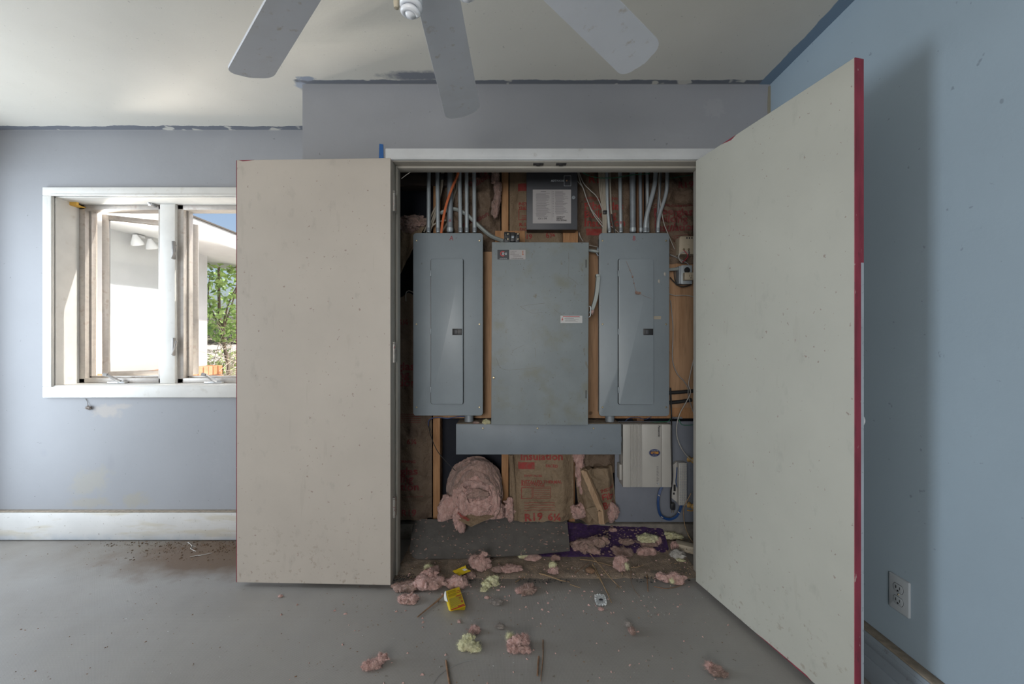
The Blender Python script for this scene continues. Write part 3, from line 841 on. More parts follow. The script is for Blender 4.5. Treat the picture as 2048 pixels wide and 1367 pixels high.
# ------------------------------------------------------------------ ceiling fan
HUB = Vector((-.183, .679, 0)); BZ = H + .85
o = E('ceiling_fan', (HUB.x, HUB.y, BZ), 'white ceiling fan with broad round-ended blades and a dusty left blade', 'fan')
b = MB(); b.lathe([(.07, CEIL), (.075, CEIL - .03), (.05, CEIL - .06), (.014, CEIL - .065), (.014, BZ + .10), (.05, BZ + .10), (.12, BZ + .085), (.13, BZ + .03), (.10, BZ + .0), (.06, BZ - .02), (.06, BZ - .05)][::-1], 28, Matrix.Translation(HUB))
b.build('motor_housing', m_fan, o)
for k, (ang, rad) in enumerate(((135, .935), (90, .895), (45.5, .835), (1, .8), (-44, .86), (-89, .86), (-134, .86), (180, .86))):
    M = Matrix.Translation((HUB.x, HUB.y, BZ)) @ Matrix.Rotation(math.radians(ang), 4, 'Z') @ Matrix.Rotation(math.radians(-16), 4, 'X')
    out = [(.20, -.042), (.30, -.052), (rad - .045, -.066)]
    for i in range(1, 8):
        t = -PI / 2 + PI / 2 * i / 7; out.append((rad - .045 + .038 * math.cos(t), -.028 + .038 * math.sin(t)))
    poly = out + [(rad - .002, -.012), (rad, 0), (rad - .002, .012)] + [(x, -y) for x, y in out[::-1]]
    b = bmesh.new(); top = [b.verts.new((x, y, .003)) for x, y in poly]; bot = [b.verts.new((x, y, -.003)) for x, y in poly]
    b.faces.new(top); b.faces.new(bot[::-1])
    for i in range(len(poly)): b.faces.new((top[i], bot[i], bot[(i + 1) % len(poly)], top[(i + 1) % len(poly)]))
    bmesh.ops.recalc_face_normals(b, faces=b.faces[:])
    mb = MB(); mb.merge(b, M); bl = mb.build('blade', m_blade, o, 30)
    mb = MB(); mb.box(.10, .27, -.018, .018, -.009, -.004, .002, M=M); mb.box(.21, .27, -.03, .03, -.008, -.0035, .002, M=M); mb.build('blade_iron', m_fan, bl)
def cfl(px, py):
    d = .92; c = W(px, py, d)
    P_ = []
    for i in range(97):
        t = i / 96; a = t * 4 * 2 * PI; r = .0195 - .007 * max(0, t - .75) * 4 * .6
        P_.append((c.x + r * math.cos(a), c.y + r * math.sin(a), c.z + .034 - t * .062))
    b = MB(); b.tube(P_, .0062, 8, 1); b.lathe([(.010, -.024), (.014, -.02), (.014, .03), (.010, .034)], 12, Matrix.Translation(c)); b.lathe([(.002, -.034), (.011, -.031), (.014, -.022), (.008, -.018)], 12, Matrix.Translation(c)); q = b.build('bulb', m_glassb, o, 60)
    b = MB(); b.lathe([(.012, .12), (.022, .11), (.024, .06), (.022, .036), (.015, .034)], 16, Matrix.Translation(c)); b.build('lamp_socket', m_fan, o)
    b = MB(); b.tube([(c.x, c.y, c.z + .10), (c.x, c.y - .03, c.z + .145), (HUB.x, HUB.y, BZ - .03)], .009, 8); b.build('lamp_arm', m_fan, o)
cfl(822, 4); cfl(934, -30)
c = W(793, 4, .80)
b = MB(); b.tube([(c.x, c.y, BZ - .02), (c.x + .001, c.y, (BZ + c.z) / 2), (c.x, c.y, c.z + .02)], .0012, 6); pc = b.build('pull_chain', m_brass, o)
b = MB(); b.lathe([(.002, .022), (.0055, .018), (.006, -.004), (.0045, -.012), (.001, -.013)], 12, Matrix.Translation(c)); b.build('fob', m_bronze, pc)

# ------------------------------------------------------------------ insulation in the closet wall
def batt(name, px0, py0, px1, py1, d, bulge, seed, m, label, group=None, wav=.018, skew=0.0):
    "kraft faced batt between two studs; returns the object and the warp that lays print on it"
    x0, x1, z1, z0 = X(px0, d), X(px1, d), Z(py0, d), Z(py1, d)
    so = Vector((seed * 5.1, seed * 2.3, 0))
    cr = 1.0 if m is m_kraft else 1.6
    def depth(x, z):
        u = (x - x0) / (x1 - x0); v = (z - z0) / (z1 - z0)
        e = max(0.0, min(1.0, min(u, 1 - u) * 5)); e = e * e * (3 - 2 * e)
        n = mn.noise(Vector((x * 5, z * 2.6, 0)) + so) * 1.0 + (1 - 2 * abs(mn.noise(Vector((x * 9, z * 5, 3)) + so))) * .5 + mn.noise(Vector((x * 24, z * 14, 5)) + so) * .22 + (1 - 3 * abs(mn.noise(Vector((x * 14 + z * 6, z * 11, 8)) + so))) * .28 * cr
        return d - e * (bulge * (.75 + .25 * math.sin(v * PI)) + wav * n) - .002
    def p(u, v):
        z = z0 + (z1 - z0) * v; x = x0 + (x1 - x0) * u + skew * (v - .5)
        if v == 1: z += .03 * mn.noise(Vector((u * 7, seed, 3)))
        if v == 0: z += .006 * mn.noise(Vector((u * 9, seed, 0)))
        return (x, depth(x - skew * (v - .5), z), z)
    org = ((x0 + x1) / 2, d, z0)
    o = E(name, org, label, 'insulation', group)
    b = MB(); b.sheet(p, 44, 80, lambda q, u, v: Vector((q.x, d + .004, q.z)))
    b.build('kraft_facing', m, o, 60)
    def warp(q):
        return Vector((q.x, depth(q.x - skew * ((q.z - z0) / (z1 - z0) - .5), q.z) - .0022, q.z))
    return o, warp, (x0, x1, z0, z1)


def prints(o, warp, items, m, d, xmax=None):
    for (s, px, py, size, sx, bold, tilt) in items:
        q = W(px, py, d)
        text('printed_words', s, size, (q.x, d, q.z), o, m, warp=warp, align='LEFT', sx=sx, bold=bold, tilt=tilt, xmax=xmax)
def rule(o, warp, x0, x1, z0, z1, m, d, n=10):
    "printed bar"
    b = MB(); b.sheet(lambda u, v: warp(Vector((x0 + (x1 - x0) * u, d, z0 + (z1 - z0) * v))), n, 4, (0, .0006, 0)); b.build('printed_bar', m, o)
def rpx(o, warp, a, t, c_, bt, m, d): rule(o, warp, X(a, d), X(c_, d), Z(bt, d), Z(t, d), m, d)
def rbox(o, warp, a, t, c_, bt, m, d, k=1.2):
    rpx(o, warp, a, t, c_, t + k, m, d); rpx(o, warp, a, bt - k, c_, bt, m, d); rpx(o, warp, a, t, a + k, bt, m, d); rpx(o, warp, c_ - k, t, c_, bt, m, d)


D = 2.47
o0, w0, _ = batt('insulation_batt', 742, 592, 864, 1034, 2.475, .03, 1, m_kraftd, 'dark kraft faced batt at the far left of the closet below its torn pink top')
prints(o0, w0, [('6¼', 817, 880, .042, 1.1, .001, 0), ('OWENS-CORNING', 761, 919, .022, 1.15, .0006, 0), ('Fiberglas', 756, 938, .062, 1.12, .0016, 0), ('Building', 760, 953, .062, 1.05, .0016, 0), ('Insulation', 752, 969, .062, 1.1, .0016, 0),
                ('6¼', 800, 645, .042, 1.1, .001, 0), ('Fiberglas', 750, 732, .062, 1.12, .0016, 0), ('Building', 752, 748, .062, 1.05, .0016, 0), ('Insulation', 746, 764, .062, 1.1, .0016, 0), ('R19', 806, 1020, .05, 1.1, .001, 0)], m_kredd, 2.475)
for k in range(5): rpx(o0, w0, 805, 825 + k * 4, 845, 825.8 + k * 4, m_kredd, 2.475)
rpx(o0, w0, 815, 988, 848, 989, m_kredd, 2.475)
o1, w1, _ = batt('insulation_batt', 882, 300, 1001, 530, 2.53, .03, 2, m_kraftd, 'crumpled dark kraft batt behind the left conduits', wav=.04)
prints(o1, w1, [('Building', 938, 375, .05, 1, .001, .3), ('R19', 950, 352, .05, 1, .001, -.2), ('Insulation', 925, 455, .045, 1, .001, .4)], m_kredd, 2.53)
o2, w2, _ = batt('insulation_batt', 1019, 300, 1136, 530, 2.505, .03, 3, m_kraft, 'tan kraft batt beside and below the dark alarm box', wav=.016)
prints(o2, w2, [('INSTALLED', 1037, 412, .024, 1, .001, 0), ('THERMAL', 1037, 420, .024, 1, .001, 0), ('R-19', 1038, 452, .030, 1, .001, 0), ('FACED', 1039, 462, .024, 1, .001, 0), ('6¼', 1090, 475, .045, 1, .001, .2), ('R-19', 1038, 477, .040, 1, .001, 0)], m_kred, 2.505)
rbox(o2, w2, 1037, 422, 1060, 443, m_kred, 2.505); rpx(o2, w2, 1036, 372, 1056, 386, m_kred, 2.505)
for k in range(3): rpx(o2, w2, 1043, 434 + k * 3, 1056, 435 + k * 3, m_kred, 2.505)
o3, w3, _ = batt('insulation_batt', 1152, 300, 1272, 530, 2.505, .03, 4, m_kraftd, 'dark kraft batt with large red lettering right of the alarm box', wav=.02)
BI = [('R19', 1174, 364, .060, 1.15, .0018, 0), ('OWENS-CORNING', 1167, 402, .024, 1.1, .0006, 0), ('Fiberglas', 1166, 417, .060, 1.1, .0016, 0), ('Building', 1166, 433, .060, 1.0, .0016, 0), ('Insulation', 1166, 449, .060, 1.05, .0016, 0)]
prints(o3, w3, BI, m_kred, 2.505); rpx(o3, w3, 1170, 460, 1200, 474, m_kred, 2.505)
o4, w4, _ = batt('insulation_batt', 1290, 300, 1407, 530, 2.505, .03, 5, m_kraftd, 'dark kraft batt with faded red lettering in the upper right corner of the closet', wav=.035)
prints(o4, w4, [('R19', 1352, 374, .05, 1.1, .0016, 0), ('OWENS-CORNING', 1304, 415, .024, 1.1, .0006, 0), ('Fiberglas', 1303, 428, .060, 1.1, .0016, 0), ('Building', 1304, 443, .060, 1.0, .0016, 0), ('Insulation', 1304, 459, .060, 1.05, .0016, 0)], m_kredd, 2.505)
for k in range(4): rpx(o4, w4, 1340, 474 + k * 4, 1374, 475 + k * 4, m_kredd, 2.505)
o5, w5, _ = batt('insulation_batt', 1019, 890, 1147, 1036, 2.44, .045, 6, m_kraft, 'tan kraft batt with red print bulging out under the middle of the grey wireway', wav=.022)
prints(o5, w5, [('R-19', 1046, 957, .0, 1, 0, 0)] if False else [('INSTALLED THERMAL', 1042, 957, .024, 1, .0006, 0), ('RESISTANCE', 1042, 963, .024, 1, .0006, 0), ('R19', 1048, 1028, .058, 1.15, .0018, .05), ('6¼', 1094, 1027, .055, 1.1, .0018, 0), ('Insulation', 1040, 908, .055, 1.15, .0016, 0), ('FACED', 1090, 926, .022, 1, .0006, 0), ('KRAFT FACED', 1048, 945, .016, 1, .0004, 0)], m_kred, 2.44, X(1140, 2.44))
rpx(o5, w5, 1036, 918, 1068, 932, m_kred, 2.44); rbox(o5, w5, 1042, 968, 1064, 990, m_kred, 2.44); rbox(o5, w5, 1066, 967, 1100, 990, m_kred, 2.44, .8)
for k in range(5): rpx(o5, w5, 1068, 970 + k * 4, 1098, 970.7 + k * 4, m_kred, 2.44)
for k in range(4): rpx(o5, w5, 1048, 998 + k * 5, 1108, 998.8 + k * 5, m_kred, 2.44)
b = MB(); b.sheet(lambda u, v: (X(1017 + 9 * u + 10 * (1 - v), 2.40), 2.405 - .01 * math.sin(u * PI), Z(1040 - 130 * v, 2.40)), 4, 12, (0, .004, 0)); b.build('paper_tab', m_kraft, o5)
o6, w6, _ = batt('insulation_batt', 1154, 932, 1229, 1038, 2.46, .05, 7, m_kraft, 'torn kraft batt sagging behind the leaning splintered stick', wav=.035, skew=-.03)
prints(o6, w6, [('INSTALLED', 1197, 976, .028, 1, .0008, .25), ('Fiberglas', 1200, 990, .055, 1.05, .0016, .25), ('Building', 1203, 1008, .055, 1, .0016, .2)], m_kred, 2.46, X(1227, 2.46))
o7, w7, _ = batt('insulation_batt', 1154, 890, 1229, 945, 2.50, .02, 8, m_kraftd, 'shadowed dark batt remnant above the sagging torn kraft batt', wav=.03)

def tuft(name, label, parts, group=None, cat='insulation'):
    "parts: (px, py on the floor, width px, height px, material, seed)"
    objs = []
    for (c, rad, m, seed, floor, sub, fib, fl, amp, freq, rot) in parts: pass


def lump(name, label, c, rad, m, seed, floor=None, sub=4, fib=120, fl=.022, amp=.5, freq=2.2, rot=0.0, extra=(), group=None, cat='insulation'):
    b = MB(); b.blob(c, rad, seed, sub, amp, freq, floor, rot, fib, fl)
    if sub >= 4:      # ragged torn wisps all round
        rw = random.Random(seed * 13 + 1); big = max(rad)
        for (cc, rr_) in [(Vector(c), rad)] + [(Vector(c) + Vector(dc), r2) for (dc, r2, m2, s2) in extra if m2 is m]:
            for k in range(10):
                a = rw.uniform(0, 6.28); e = rw.uniform(-.3, .9); q = rw.uniform(.8, 1.12)
                p = cc + Vector((math.cos(a) * rr_[0] * q * math.cos(e), math.sin(a) * rr_[1] * q * math.cos(e), math.sin(e) * rr_[2] * q))
                if floor is not None: p.z = max(p.z, floor + .003)
                L_ = big * rw.uniform(.16, .36)
                b.blob(p, (L_, L_ * rw.uniform(.3, .6), L_ * rw.uniform(.3, .7)), seed + k * 7, 3, .8, 2.2, floor, a + rw.uniform(-.6, .6), 14, .012)
    o = None
    for k, (dc, r2, m2, s2) in enumerate(extra):
        if m2 is m: b.blob(Vector(c) + Vector(dc), r2, s2, max(sub - 1, 3), amp, freq, floor, rot + k, fib // 2, fl)
    o = b.build(name, m, None, 80, org=tuple(c))
    tag(o, label, cat, group)
    for k, (dc, r2, m2, s2) in enumerate(extra):
        if m2 is not m:
            b2 = MB(); b2.blob(Vector(c) + Vector(dc), r2, s2, max(sub - 1, 3), amp, freq, floor, rot + k, fib // 2, fl); plab(b2.build('yellow_tuft' if m2 is m_yel else 'tuft', m2, o, 80), 'pale yellow tuft' if m2 is m_yel else 'pink tuft')
    return o


# the big torn bunch of pink wool in the cavity under the wireway: a domed mass of folded layers
o = E('pink_insulation_bunch', tuple(W(948, 1040, 2.36)), 'big domed bunch of torn pink insulation under the left end of the wireway', 'insulation')
c = W(950, 985, 2.42); b = MB()
zf = Z(1030, 2.40)
b.blob(c, (.125, .06, .155), 11, 5, .30, 1.5, zf, 0, 500, .02)
b.build('wool', m_pinkd, o, 80)
def layer(R1, R2, dz, y0, y1, a0, a1, thick, seed, drop=0.0):
    "arched fold of wool lying over the bunch"
    def fn(u, v):
        a = math.radians(a0 + (a1 - a0) * u)
        k = 1 + .15 * mn.noise(Vector((u * 3, v * 1.2, seed))) + .05 * mn.noise(Vector((u * 9, v * 3, seed + 4))) + .035 * (1 - 2 * abs(mn.noise(Vector((u * 26, v * 10, seed + 9)))))
        sh = 1 - .22 * v
        z = c.z + dz + math.sin(a) * R2 * k * sh - drop * v
        return Vector((c.x + math.cos(a) * R1 * k * sh, c.y + y0 + (y1 - y0) * v + .02 * mn.noise(Vector((u * 6, v * 3, seed + 2))), max(z, zf - .01)))
    b.sheet(fn, 64, 12, lambda p, u, v: p + Vector((-math.cos(math.radians(a0 + (a1 - a0) * u)) * thick, .012, -math.sin(math.radians(a0 + (a1 - a0) * u)) * thick)))
b = MB()
layer(.160, .205, 0, .03, -.055, 205, -28, .03, 3)
layer(.150, .185, -.01, .0, -.075, 160, -20, .03, 8)
b.build('folded_layer', m_pinkd, o, 80)
b = MB()
layer(.135, .150, -.02, -.01, -.085, 205, 62, .03, 14)
layer(.130, .120, -.01, -.02, -.085, 100, -30, .028, 21)
layer(.095, .095, -.03, -.03, -.095, 195, 40, .03, 33)
b.blob(c + Vector((-.055, -.060, -.045)), (.062, .04, .095), 12, 5, .6, 1.9, zf, .3, 260, .02)
b.blob(c + Vector((.015, -.068, -.075)), (.085, .035, .055), 13, 5, .65, 1.9, zf, .1, 260, .02)
b.blob(c + Vector((.095, -.045, -.04)), (.045, .04, .10), 14, 5, .5, 1.8, zf, .1, 200, .02)
b.blob(c + Vector((.125, -.02, -.115)), (.045, .04, .06), 19, 4, .6, 2.0, zf, .5, 160, .02)
b.blob(c + Vector((-.135, -.04, -.095)), (.06, .04, .075), 15, 4, .6, 2.0, zf, .5, 160, .02)
b.blob(c + Vector((-.075, -.09, -.125)), (.03, .025, .045), 17, 4, .7, 2.0, None, .5, 120, .02)
b.build('fresh_wool', m_pink, o, 80)
b = MB(); b.blob(c + Vector((.035, -.080, .025)), (.05, .02, .024), 16, 4, .7, 2.4, None, .1, 100, .02); plab(b.build('hollow_shade_wool', m_pinkd, o, 80), 'darker brown wool painting the shade of the torn hollow')  # shade of the hollow put into the wool colour
def kq(*pts): return [W(*p) for p in pts]
b = MB()
A_, B_, C_, D_ = kq((905, 1032, 2.34), (942, 1052, 2.24), (998, 1027, 2.36), (942, 1026, 2.32))
b.sheet(lambda u, v: (A_.lerp(B_, u)).lerp(A_.lerp(D_, u), v), 6, 5, (0, 0, -.003)); b.sheet(lambda u, v: (B_.lerp(C_, u)).lerp(D_.lerp(C_, u), v), 6, 5, (0, 0, -.003))
plab(b.build('torn_kraft_corner', m_kraft, o), 'torn kraft paper corner folded forward')
def flatwarp(q): return q
for (s, px, py) in (('Fiberglas', 927, 1032), ('Building', 931, 1037)):
    q = W(px, py, 2.285); text('printed_words', s, .022, q, o, m_kred, right=(.88, -.30, -.33), up=(.1, .62, .5), bold=.0006)
# pink wool strips and smaller pieces in the cavities
lump('pink_insulation_tuft', 'dusty pink tuft torn from the batt top at the upper left of the closet', W(824, 447, 2.44), (.07, .05, .035), m_pinkd, 21, None, 4, 260, .02, .7)
o = E('torn_kraft_flap', tuple(W(815, 500, 2.44)), 'kraft paper flap hanging below the torn pink tuft beside the left panel', 'insulation')
b = MB(); T_ = kq((800, 455, 2.45), (850, 452, 2.43), (824, 500, 2.43), (800, 548, 2.45))
b.sheet(lambda u, v: T_[0].lerp(T_[1], u).lerp(T_[3].lerp(T_[2], u * .9), v) + Vector((0, .012 * mn.noise(Vector((u * 4, v * 4, 7))), 0)), 14, 16, (0, .005, 0)); b.build('paper', m_kraft, o, 60)
o = E('pink_insulation_strip', tuple(W(988, 400, 2.44)), 'long pink wool strip torn out beside the upper left stud', 'insulation')
b = MB()
for k, (px, py) in enumerate(((990, 355), (995, 378), (994, 400), (990, 418))): b.blob(W(px, py, 2.455), (.02, .025, .045), 31 + k, 4, .5, 2.4, None, .2, 120, .02)
b.build('wool', m_pinkd, o, 80)
o = E('pink_insulation_strip', tuple(W(1160, 960, 2.42)), 'pink wool strip hanging from the wireway left of the leaning stick', 'insulation')
b = MB()
for k, (px, py, r_) in enumerate(((1158, 912, .03), (1159, 938, .026), (1161, 958, .022), (1164, 978, .014))): b.blob(W(px, py, 2.44), (r_ * .9, .02, .05), 41 + k, 4, .5, 2.4, None, .2, 120, .02)
b.build('wool', m_pink, o, 80)
lump('pink_insulation_tuft', 'small pink tuft wedged low between the big pink bunch and bulging kraft batt', W(1019, 1018, 2.40), (.024, .03, .055), m_pink, 51, None, 4, 160, .02, .5)
lump('pink_insulation_tuft', 'pink tuft on the curb between the right stud and the leaning stick', W(1160, 1022, 2.42), (.04, .03, .035), m_pink, 52, None, 4, 160, .02, .6)
lump('pink_insulation_tuft', 'pink tuft on the curb against the grey board edge', W(1225, 1024, 2.42), (.028, .03, .04), m_pink, 53, None, 4, 160, .02, .6)
# leaning splintered stick
o = E('splintered_stick', tuple(W(1203, 1048, 2.33)), 'splintered length of pale lumber leaning out of the lower right cavity', 'lumber')
a1, a2 = W(1167, 942, 2.37), W(1201, 1022, 2.30)
b = MB(); b.sheet(lambda u, v: a1.lerp(a2, v) + Vector(((u - .5) * .030, 0, .006 * mn.noise(Vector((u * 3, v * 7, 1))) + (.006 if v in (0, 1) and .2 < u < .7 else 0))), 4, 20, (.012, .022, 0)); b.build('stick', m_strip, o)
b = MB(); a3 = W(1203, 1048, 2.29)
b.sheet(lambda u, v: a2.lerp(a3, v) + Vector(((u - .5) * .030 + (.004 if v > .9 else 0), 0, 0)), 4, 8, (.012, .022, 0)); b.build('broken_end', m_strip, o)
o = E('torn_kraft_flap', tuple(W(1185, 1030, 2.38)), 'triangular kraft scrap behind the foot of the splintered stick', 'insulation')
T2 = kq((1172, 1018, 2.36), (1195, 1012, 2.36), (1196, 1048, 2.33), (1193, 1046, 2.33))
b = MB(); b.sheet(lambda u, v: T2[0].lerp(T2[1], u).lerp(T2[3].lerp(T2[2], u), v), 5, 6, (0, .003, .002)); b.build('paper', m_kraft, o)

# ------------------------------------------------------------------ boards
PY = 2.468
o = E('plywood_backboard', (X(1120, PY), PY, Z(836, PY)), 'brown plywood backboard behind the grey electrical panels', 'board')
b = MB(); b.box(X(868, PY), X(1400, PY), PY, PY + .019, Z(836, PY), Z(503, PY), .0015); b.build('sheet', m_ply, o)
b = MB(); b.box(X(1340, PY) - .4, X(1400, PY), PY - .002, PY + .02, Z(836, PY), Z(815, PY), .001); plab(b.build('edge_batten', m_stud, o), 'orange batten along the lower edge')
o = E('grey_backboard', (X(1310, PY), PY, Z(1043, PY)), 'grey painted backboard behind the white telephone cabinet', 'board')
b = MB(); b.box(X(1230, PY), X(1400, PY), PY - .002, PY + .017, Z(1043, PY), Z(842, PY), .0015); b.build('sheet', m_backb, o)

# ------------------------------------------------------------------ electrical boxes
def screw(o, x, y, z, r=.0055):
    b = MB(); b.lathe([(r, 0), (r, .002), (r * .75, .004), (.0005, .0048)], 12, Matrix.Translation((x, y, z)) @ Matrix.Rotation(PI / 2, 4, 'X'))
    b.box(x - r * .8, x + r * .8, y - .0052, y - .0044, z - .0007, z + .0007); b.build('screw', m_brass, o)
def panel(letter, px0, px1, py0, py1, dpx0, dpx1, dpy0, dpy1, ang, label, lpx):
    d = 2.362
    x0, x1, z0, z1 = X(px0, d), X(px1, d), Z(py1, d), Z(py0, d)
    o = E('breaker_panel', ((x0 + x1) / 2, PY, z0), label, 'breaker panel', 'grey breaker panels')
    b = MB(); b.box(x0 + .015, x1 - .015, d + .002, PY - .001, z0 + .012, z1 - .012, .002); b.build('box', m_steel, o)
    b = MB(); b.prism(rrect(x0, x1, z0, z1, .018), d, d + .006, .004); b.build('cover', m_steel, o)
    a0, a1, c0, c1 = X(dpx0, d), X(dpx1, d), Z(dpy1, d), Z(dpy0, d)
    M = rot_about((a0, d, c0), -ang)
    b = MB(); b.prism(rrect(a0 + .002, a1, c0, c1, .010), d - .011, d - .002, .003, M)
    dr_ = b.build('panel_door', m_steel2, o)
    b = MB(); b.prism(rrect(a0 - .002, a1 + .002, c0 - .002, c1 + .002, .012), d - .0012, d + .001); b.build('door_gap', m_black, o)
    for k in (.1, .5, .9):
        z = c0 + (c1 - c0) * k; b = MB(); b.box(a0 - .004, a0 + .004, d - .0135, d - .001, z - .017, z + .017, .0015); b.build('hinge_tab', m_steel, dr_)
    lz = Z(663.5, d); lx0 = a1 - .059; lx1 = a1 - .004
    b = MB(); b.box(lx0, lx1, d - .0135, d - .010, lz - .018, lz + .018, .0015, M=M); lt = b.build('latch', m_black, dr_)
    b = MB(); b.box(lx0 + .012, lx0 + .028, d - .0165, d - .0125, lz - .011, lz + .011, .001, M=M) if False else b.box(lx0 + .012, lx0 + .028, d - .0175, d - .012, lz - .011, lz + .011, .001, M=M)
    b.build('latch_slide', m_alarm, dr_)
    for px in (px0 + 7, px1 - 7):
        for py in (481, 648, 814): screw(o, X(px, d), d, Z(py, d))
    q = W(lpx, 476.5, d); text('marker_letter', letter, .037, (q.x, d - .0006, q.z), o, m_marker, sx=.85, tilt=-.12)
    for px in (px0 + 12, px1 - 8): pass
    return o
panel('A', 826, 966, 465.5, 831, 862, 927, 518, 807, math.radians(3.6), 'grey breaker panel marked A with its door slightly ajar, left of the big disconnect', 903)
panel('B', 1198, 1339, 465.5, 832, 1236, 1306, 518, 808, math.radians(1.2), 'grey breaker panel marked B with a dangling cobweb, right of the big disconnect', 1268)
ob = ALL[-1]
pb = [a for a in ALL if a.get('label', '').startswith('grey breaker panel marked B')][0]
d = 2.345
b = MB(); pts = [W(1252, 521, d), W(1260, 540, d), W(1265, 553, d), W(1268, 566, d), W(1272, 584, d)]
b.tube(pts, .0009, 4, 4)
for p, r_ in zip(pts[1:], (.003, .004, .003, .005)): b.blob(p, (r_, .003, r_ * 1.3), 5, 2, .6)
b.blob(W(1276, 586, d), (.013, .004, .006), 8, 3, .7, fib=30, flen=.01); b.tube([W(1276, 586, d), W(1290, 592, d), W(1303, 597, d)], .0007, 4, 3)
tag(b.build('cobweb_lint', m_pinkd, org=tuple(pts[0])), 'strand of cobweb with pink lint hanging down the door of panel B', 'cobweb')
for px, py in ((1330, 548), (1318, 562)):
    b = MB(); b.blob(W(px, py, 2.359), (.006, .002, .009), px, 2, .5); tag(b.build('lint_speck', m_wire, org=tuple(W(px, py, 2.36))), 'white fluff speck stuck to panel B cover, %s of the two' % ('upper' if py == 548 else 'lower'), 'lint')

b = MB(); b.box(X(1306, 2.362), X(1322, 2.362), 2.3605, 2.3618, Z(638, 2.362), Z(632, 2.362), .0003, 1)
tag(b.build('tape_scrap', m_romex, org=tuple(W(1314, 635, 2.361))), 'tan scrap of tape on the cover of panel B beside its door', 'tape')
# main disconnect
d = 2.28
x0, x1, z0, z1 = X(983, d), X(1177, d), Z(849.5, d), Z(484, d)
o = E('disconnect_switch', ((x0 + x1) / 2, PY, z0), 'large scuffed grey main disconnect box in the middle of the closet', 'electrical box')
M = rot_about(((x0 + x1) / 2, d, (z0 + z1) / 2), .004, 'Y')
b = MB(); b.box(x0 + .004, x1 - .004, d + .004, PY - .001, z0 + .004, z1 - .003, .002, M=M); b.build('box', m_main, o)
b = MB(); b.box(x0, x1, d, d + .022, z0, z1, .003, M=M); b.build('door', m_main, o)
for py in (527, 788): b = MB(); b.box(X(1172, d) - .002, X(1172, d) + .0025, d - .001, d + .002, Z(py + 8, d), Z(py - 8, d)); b.build('hasp_slot', m_black, o)
screw(o, X(987.5, d), d, Z(755, d), .007)
q0 = W(995, 519, d); L0x, L1x, Lz0, Lz1 = X(995, d), X(1051, d), Z(518.5, d), Z(499.5, d)
xm = X(1018.5, d)
b = MB(); b.box(xm, L1x, d - .0012, d + .0005, Lz0, Lz1); lb = b.build('maker_label', m_label, o, 0)
b = MB(); b.box(L0x, xm, d - .0012, d + .0005, Lz0, Lz1); plab(b.build('logo_field', m_lblk, lb, 0), 'black field with a red C and white H')
b = MB()
def ring(cx, cz, r0, r1, a0, a1, y0, y1, n=24):
    po = [(cx + r1 * math.cos(math.radians(a0 + (a1 - a0) * i / n)), cz + r1 * math.sin(math.radians(a0 + (a1 - a0) * i / n))) for i in range(n + 1)]
    pi_ = [(cx + r0 * math.cos(math.radians(a0 + (a1 - a0) * i / n)), cz + r0 * math.sin(math.radians(a0 + (a1 - a0) * i / n))) for i in range(n + 1)]
    for i in range(n): b.prism([po[i], po[i + 1], pi_[i + 1], pi_[i]][::-1], y0, y1)
cq = W(1006, 507.3, d); ring(cq.x - .001, cq.z, .0095, .0145, 45, 315, d - .002, d - .001)
b.build('logo_letter', mat('logo_red', (.45, .03, .03), .5), lb, 0)
b = MB()
hx0 = cq.x - .004
for (a, c_, e, f) in ((0, .004, -.007, .007), (.0055, .0095, -.007, .007), (0, .0095, -.0018, .0018), (.0095, .018, -.001, .001), (.016, .0195, -.006, .006), (.021, .0245, -.006, .006), (.016, .0245, -.0018, .0018)):
    b.box(hx0 + a, hx0 + c_, d - .0024, d - .0015, cq.z + e, cq.z + f)
b.build('logo_letter', m_wprint, lb, 0)
text('label_words', 'CONTROL', .0068, ((L0x + xm) / 2, d - .0015, Lz0 + .0045), lb, m_wprint, sx=1.3)
text('label_words', 'CUTLER-HAMMER', .0066, ((L1x + xm) / 2, d - .0015, Lz0 + .0045), lb, m_ink2, sx=1.25)
for k, (s) in enumerate(('TURN OFF', 'POWER', 'MADE IN U.S.A.')): text('label_words', s, .0066, (xm + .006, d - .0015, Lz1 - .009 - k * .0085), lb, m_ink, align='LEFT', sx=1.1)
def lines(o, x0, x1, ztop, n, dz, y, m, h=.0011, seed=1, name='printed_lines'):
    rr = random.Random(seed); b = MB()
    for k in range(n):
        xa = x0 + rr.uniform(0, .06) * (x1 - x0); xb = x0 + (x1 - x0) * rr.uniform(.55, 1.0); z = ztop - dz * k
        b.box(xa, xb, y - .0004, y + .0002, z - h / 2, z + h / 2)
    return b.build(name, m, o, 0)
lines(lb, xm + .02, L1x - .012, Lz1 - .032, 2, .005, d - .0014, m_ink, .0012, 3)
lines(lb, L1x - .018, L1x - .008, Lz1 - .008, 3, .0085, d - .0014, mat('label_orange_ink', (.4, .13, .05), .6), .005, 4)
a0, a1, c0, c1 = X(1121, d), X(1164.5, d), Z(645.5, d), Z(631, d)
b = MB(); b.box(a0, a1, d - .0012, d + .0005, c0, c1); wl = b.build('warning_label', m_lblw, o, 0)
lines(wl, a0 + .012, a1 - .008, c1 - .004, 1, .004, d - .0014, m_red, .0024, 1); lines(wl, a0 + .022, a1 - .010, c1 - .0095, 5, .0052, d - .0014, m_ink, .0014, 2)
b = MB(); bx, bz = a0 + .010, (c0 + c1) / 2
b.prism([(bx + .004, bz + .013), (bx - .006, bz - .002), (bx - .001, bz - .001), (bx - .005, bz - .013), (bx + .006, bz + .002), (bx + .001, bz + .001)], d - .0017, d - .001); b.build('warning_bolt', m_red, wl, 0)
rust = mat('rust_mark', (.17, .14, .10), .9)
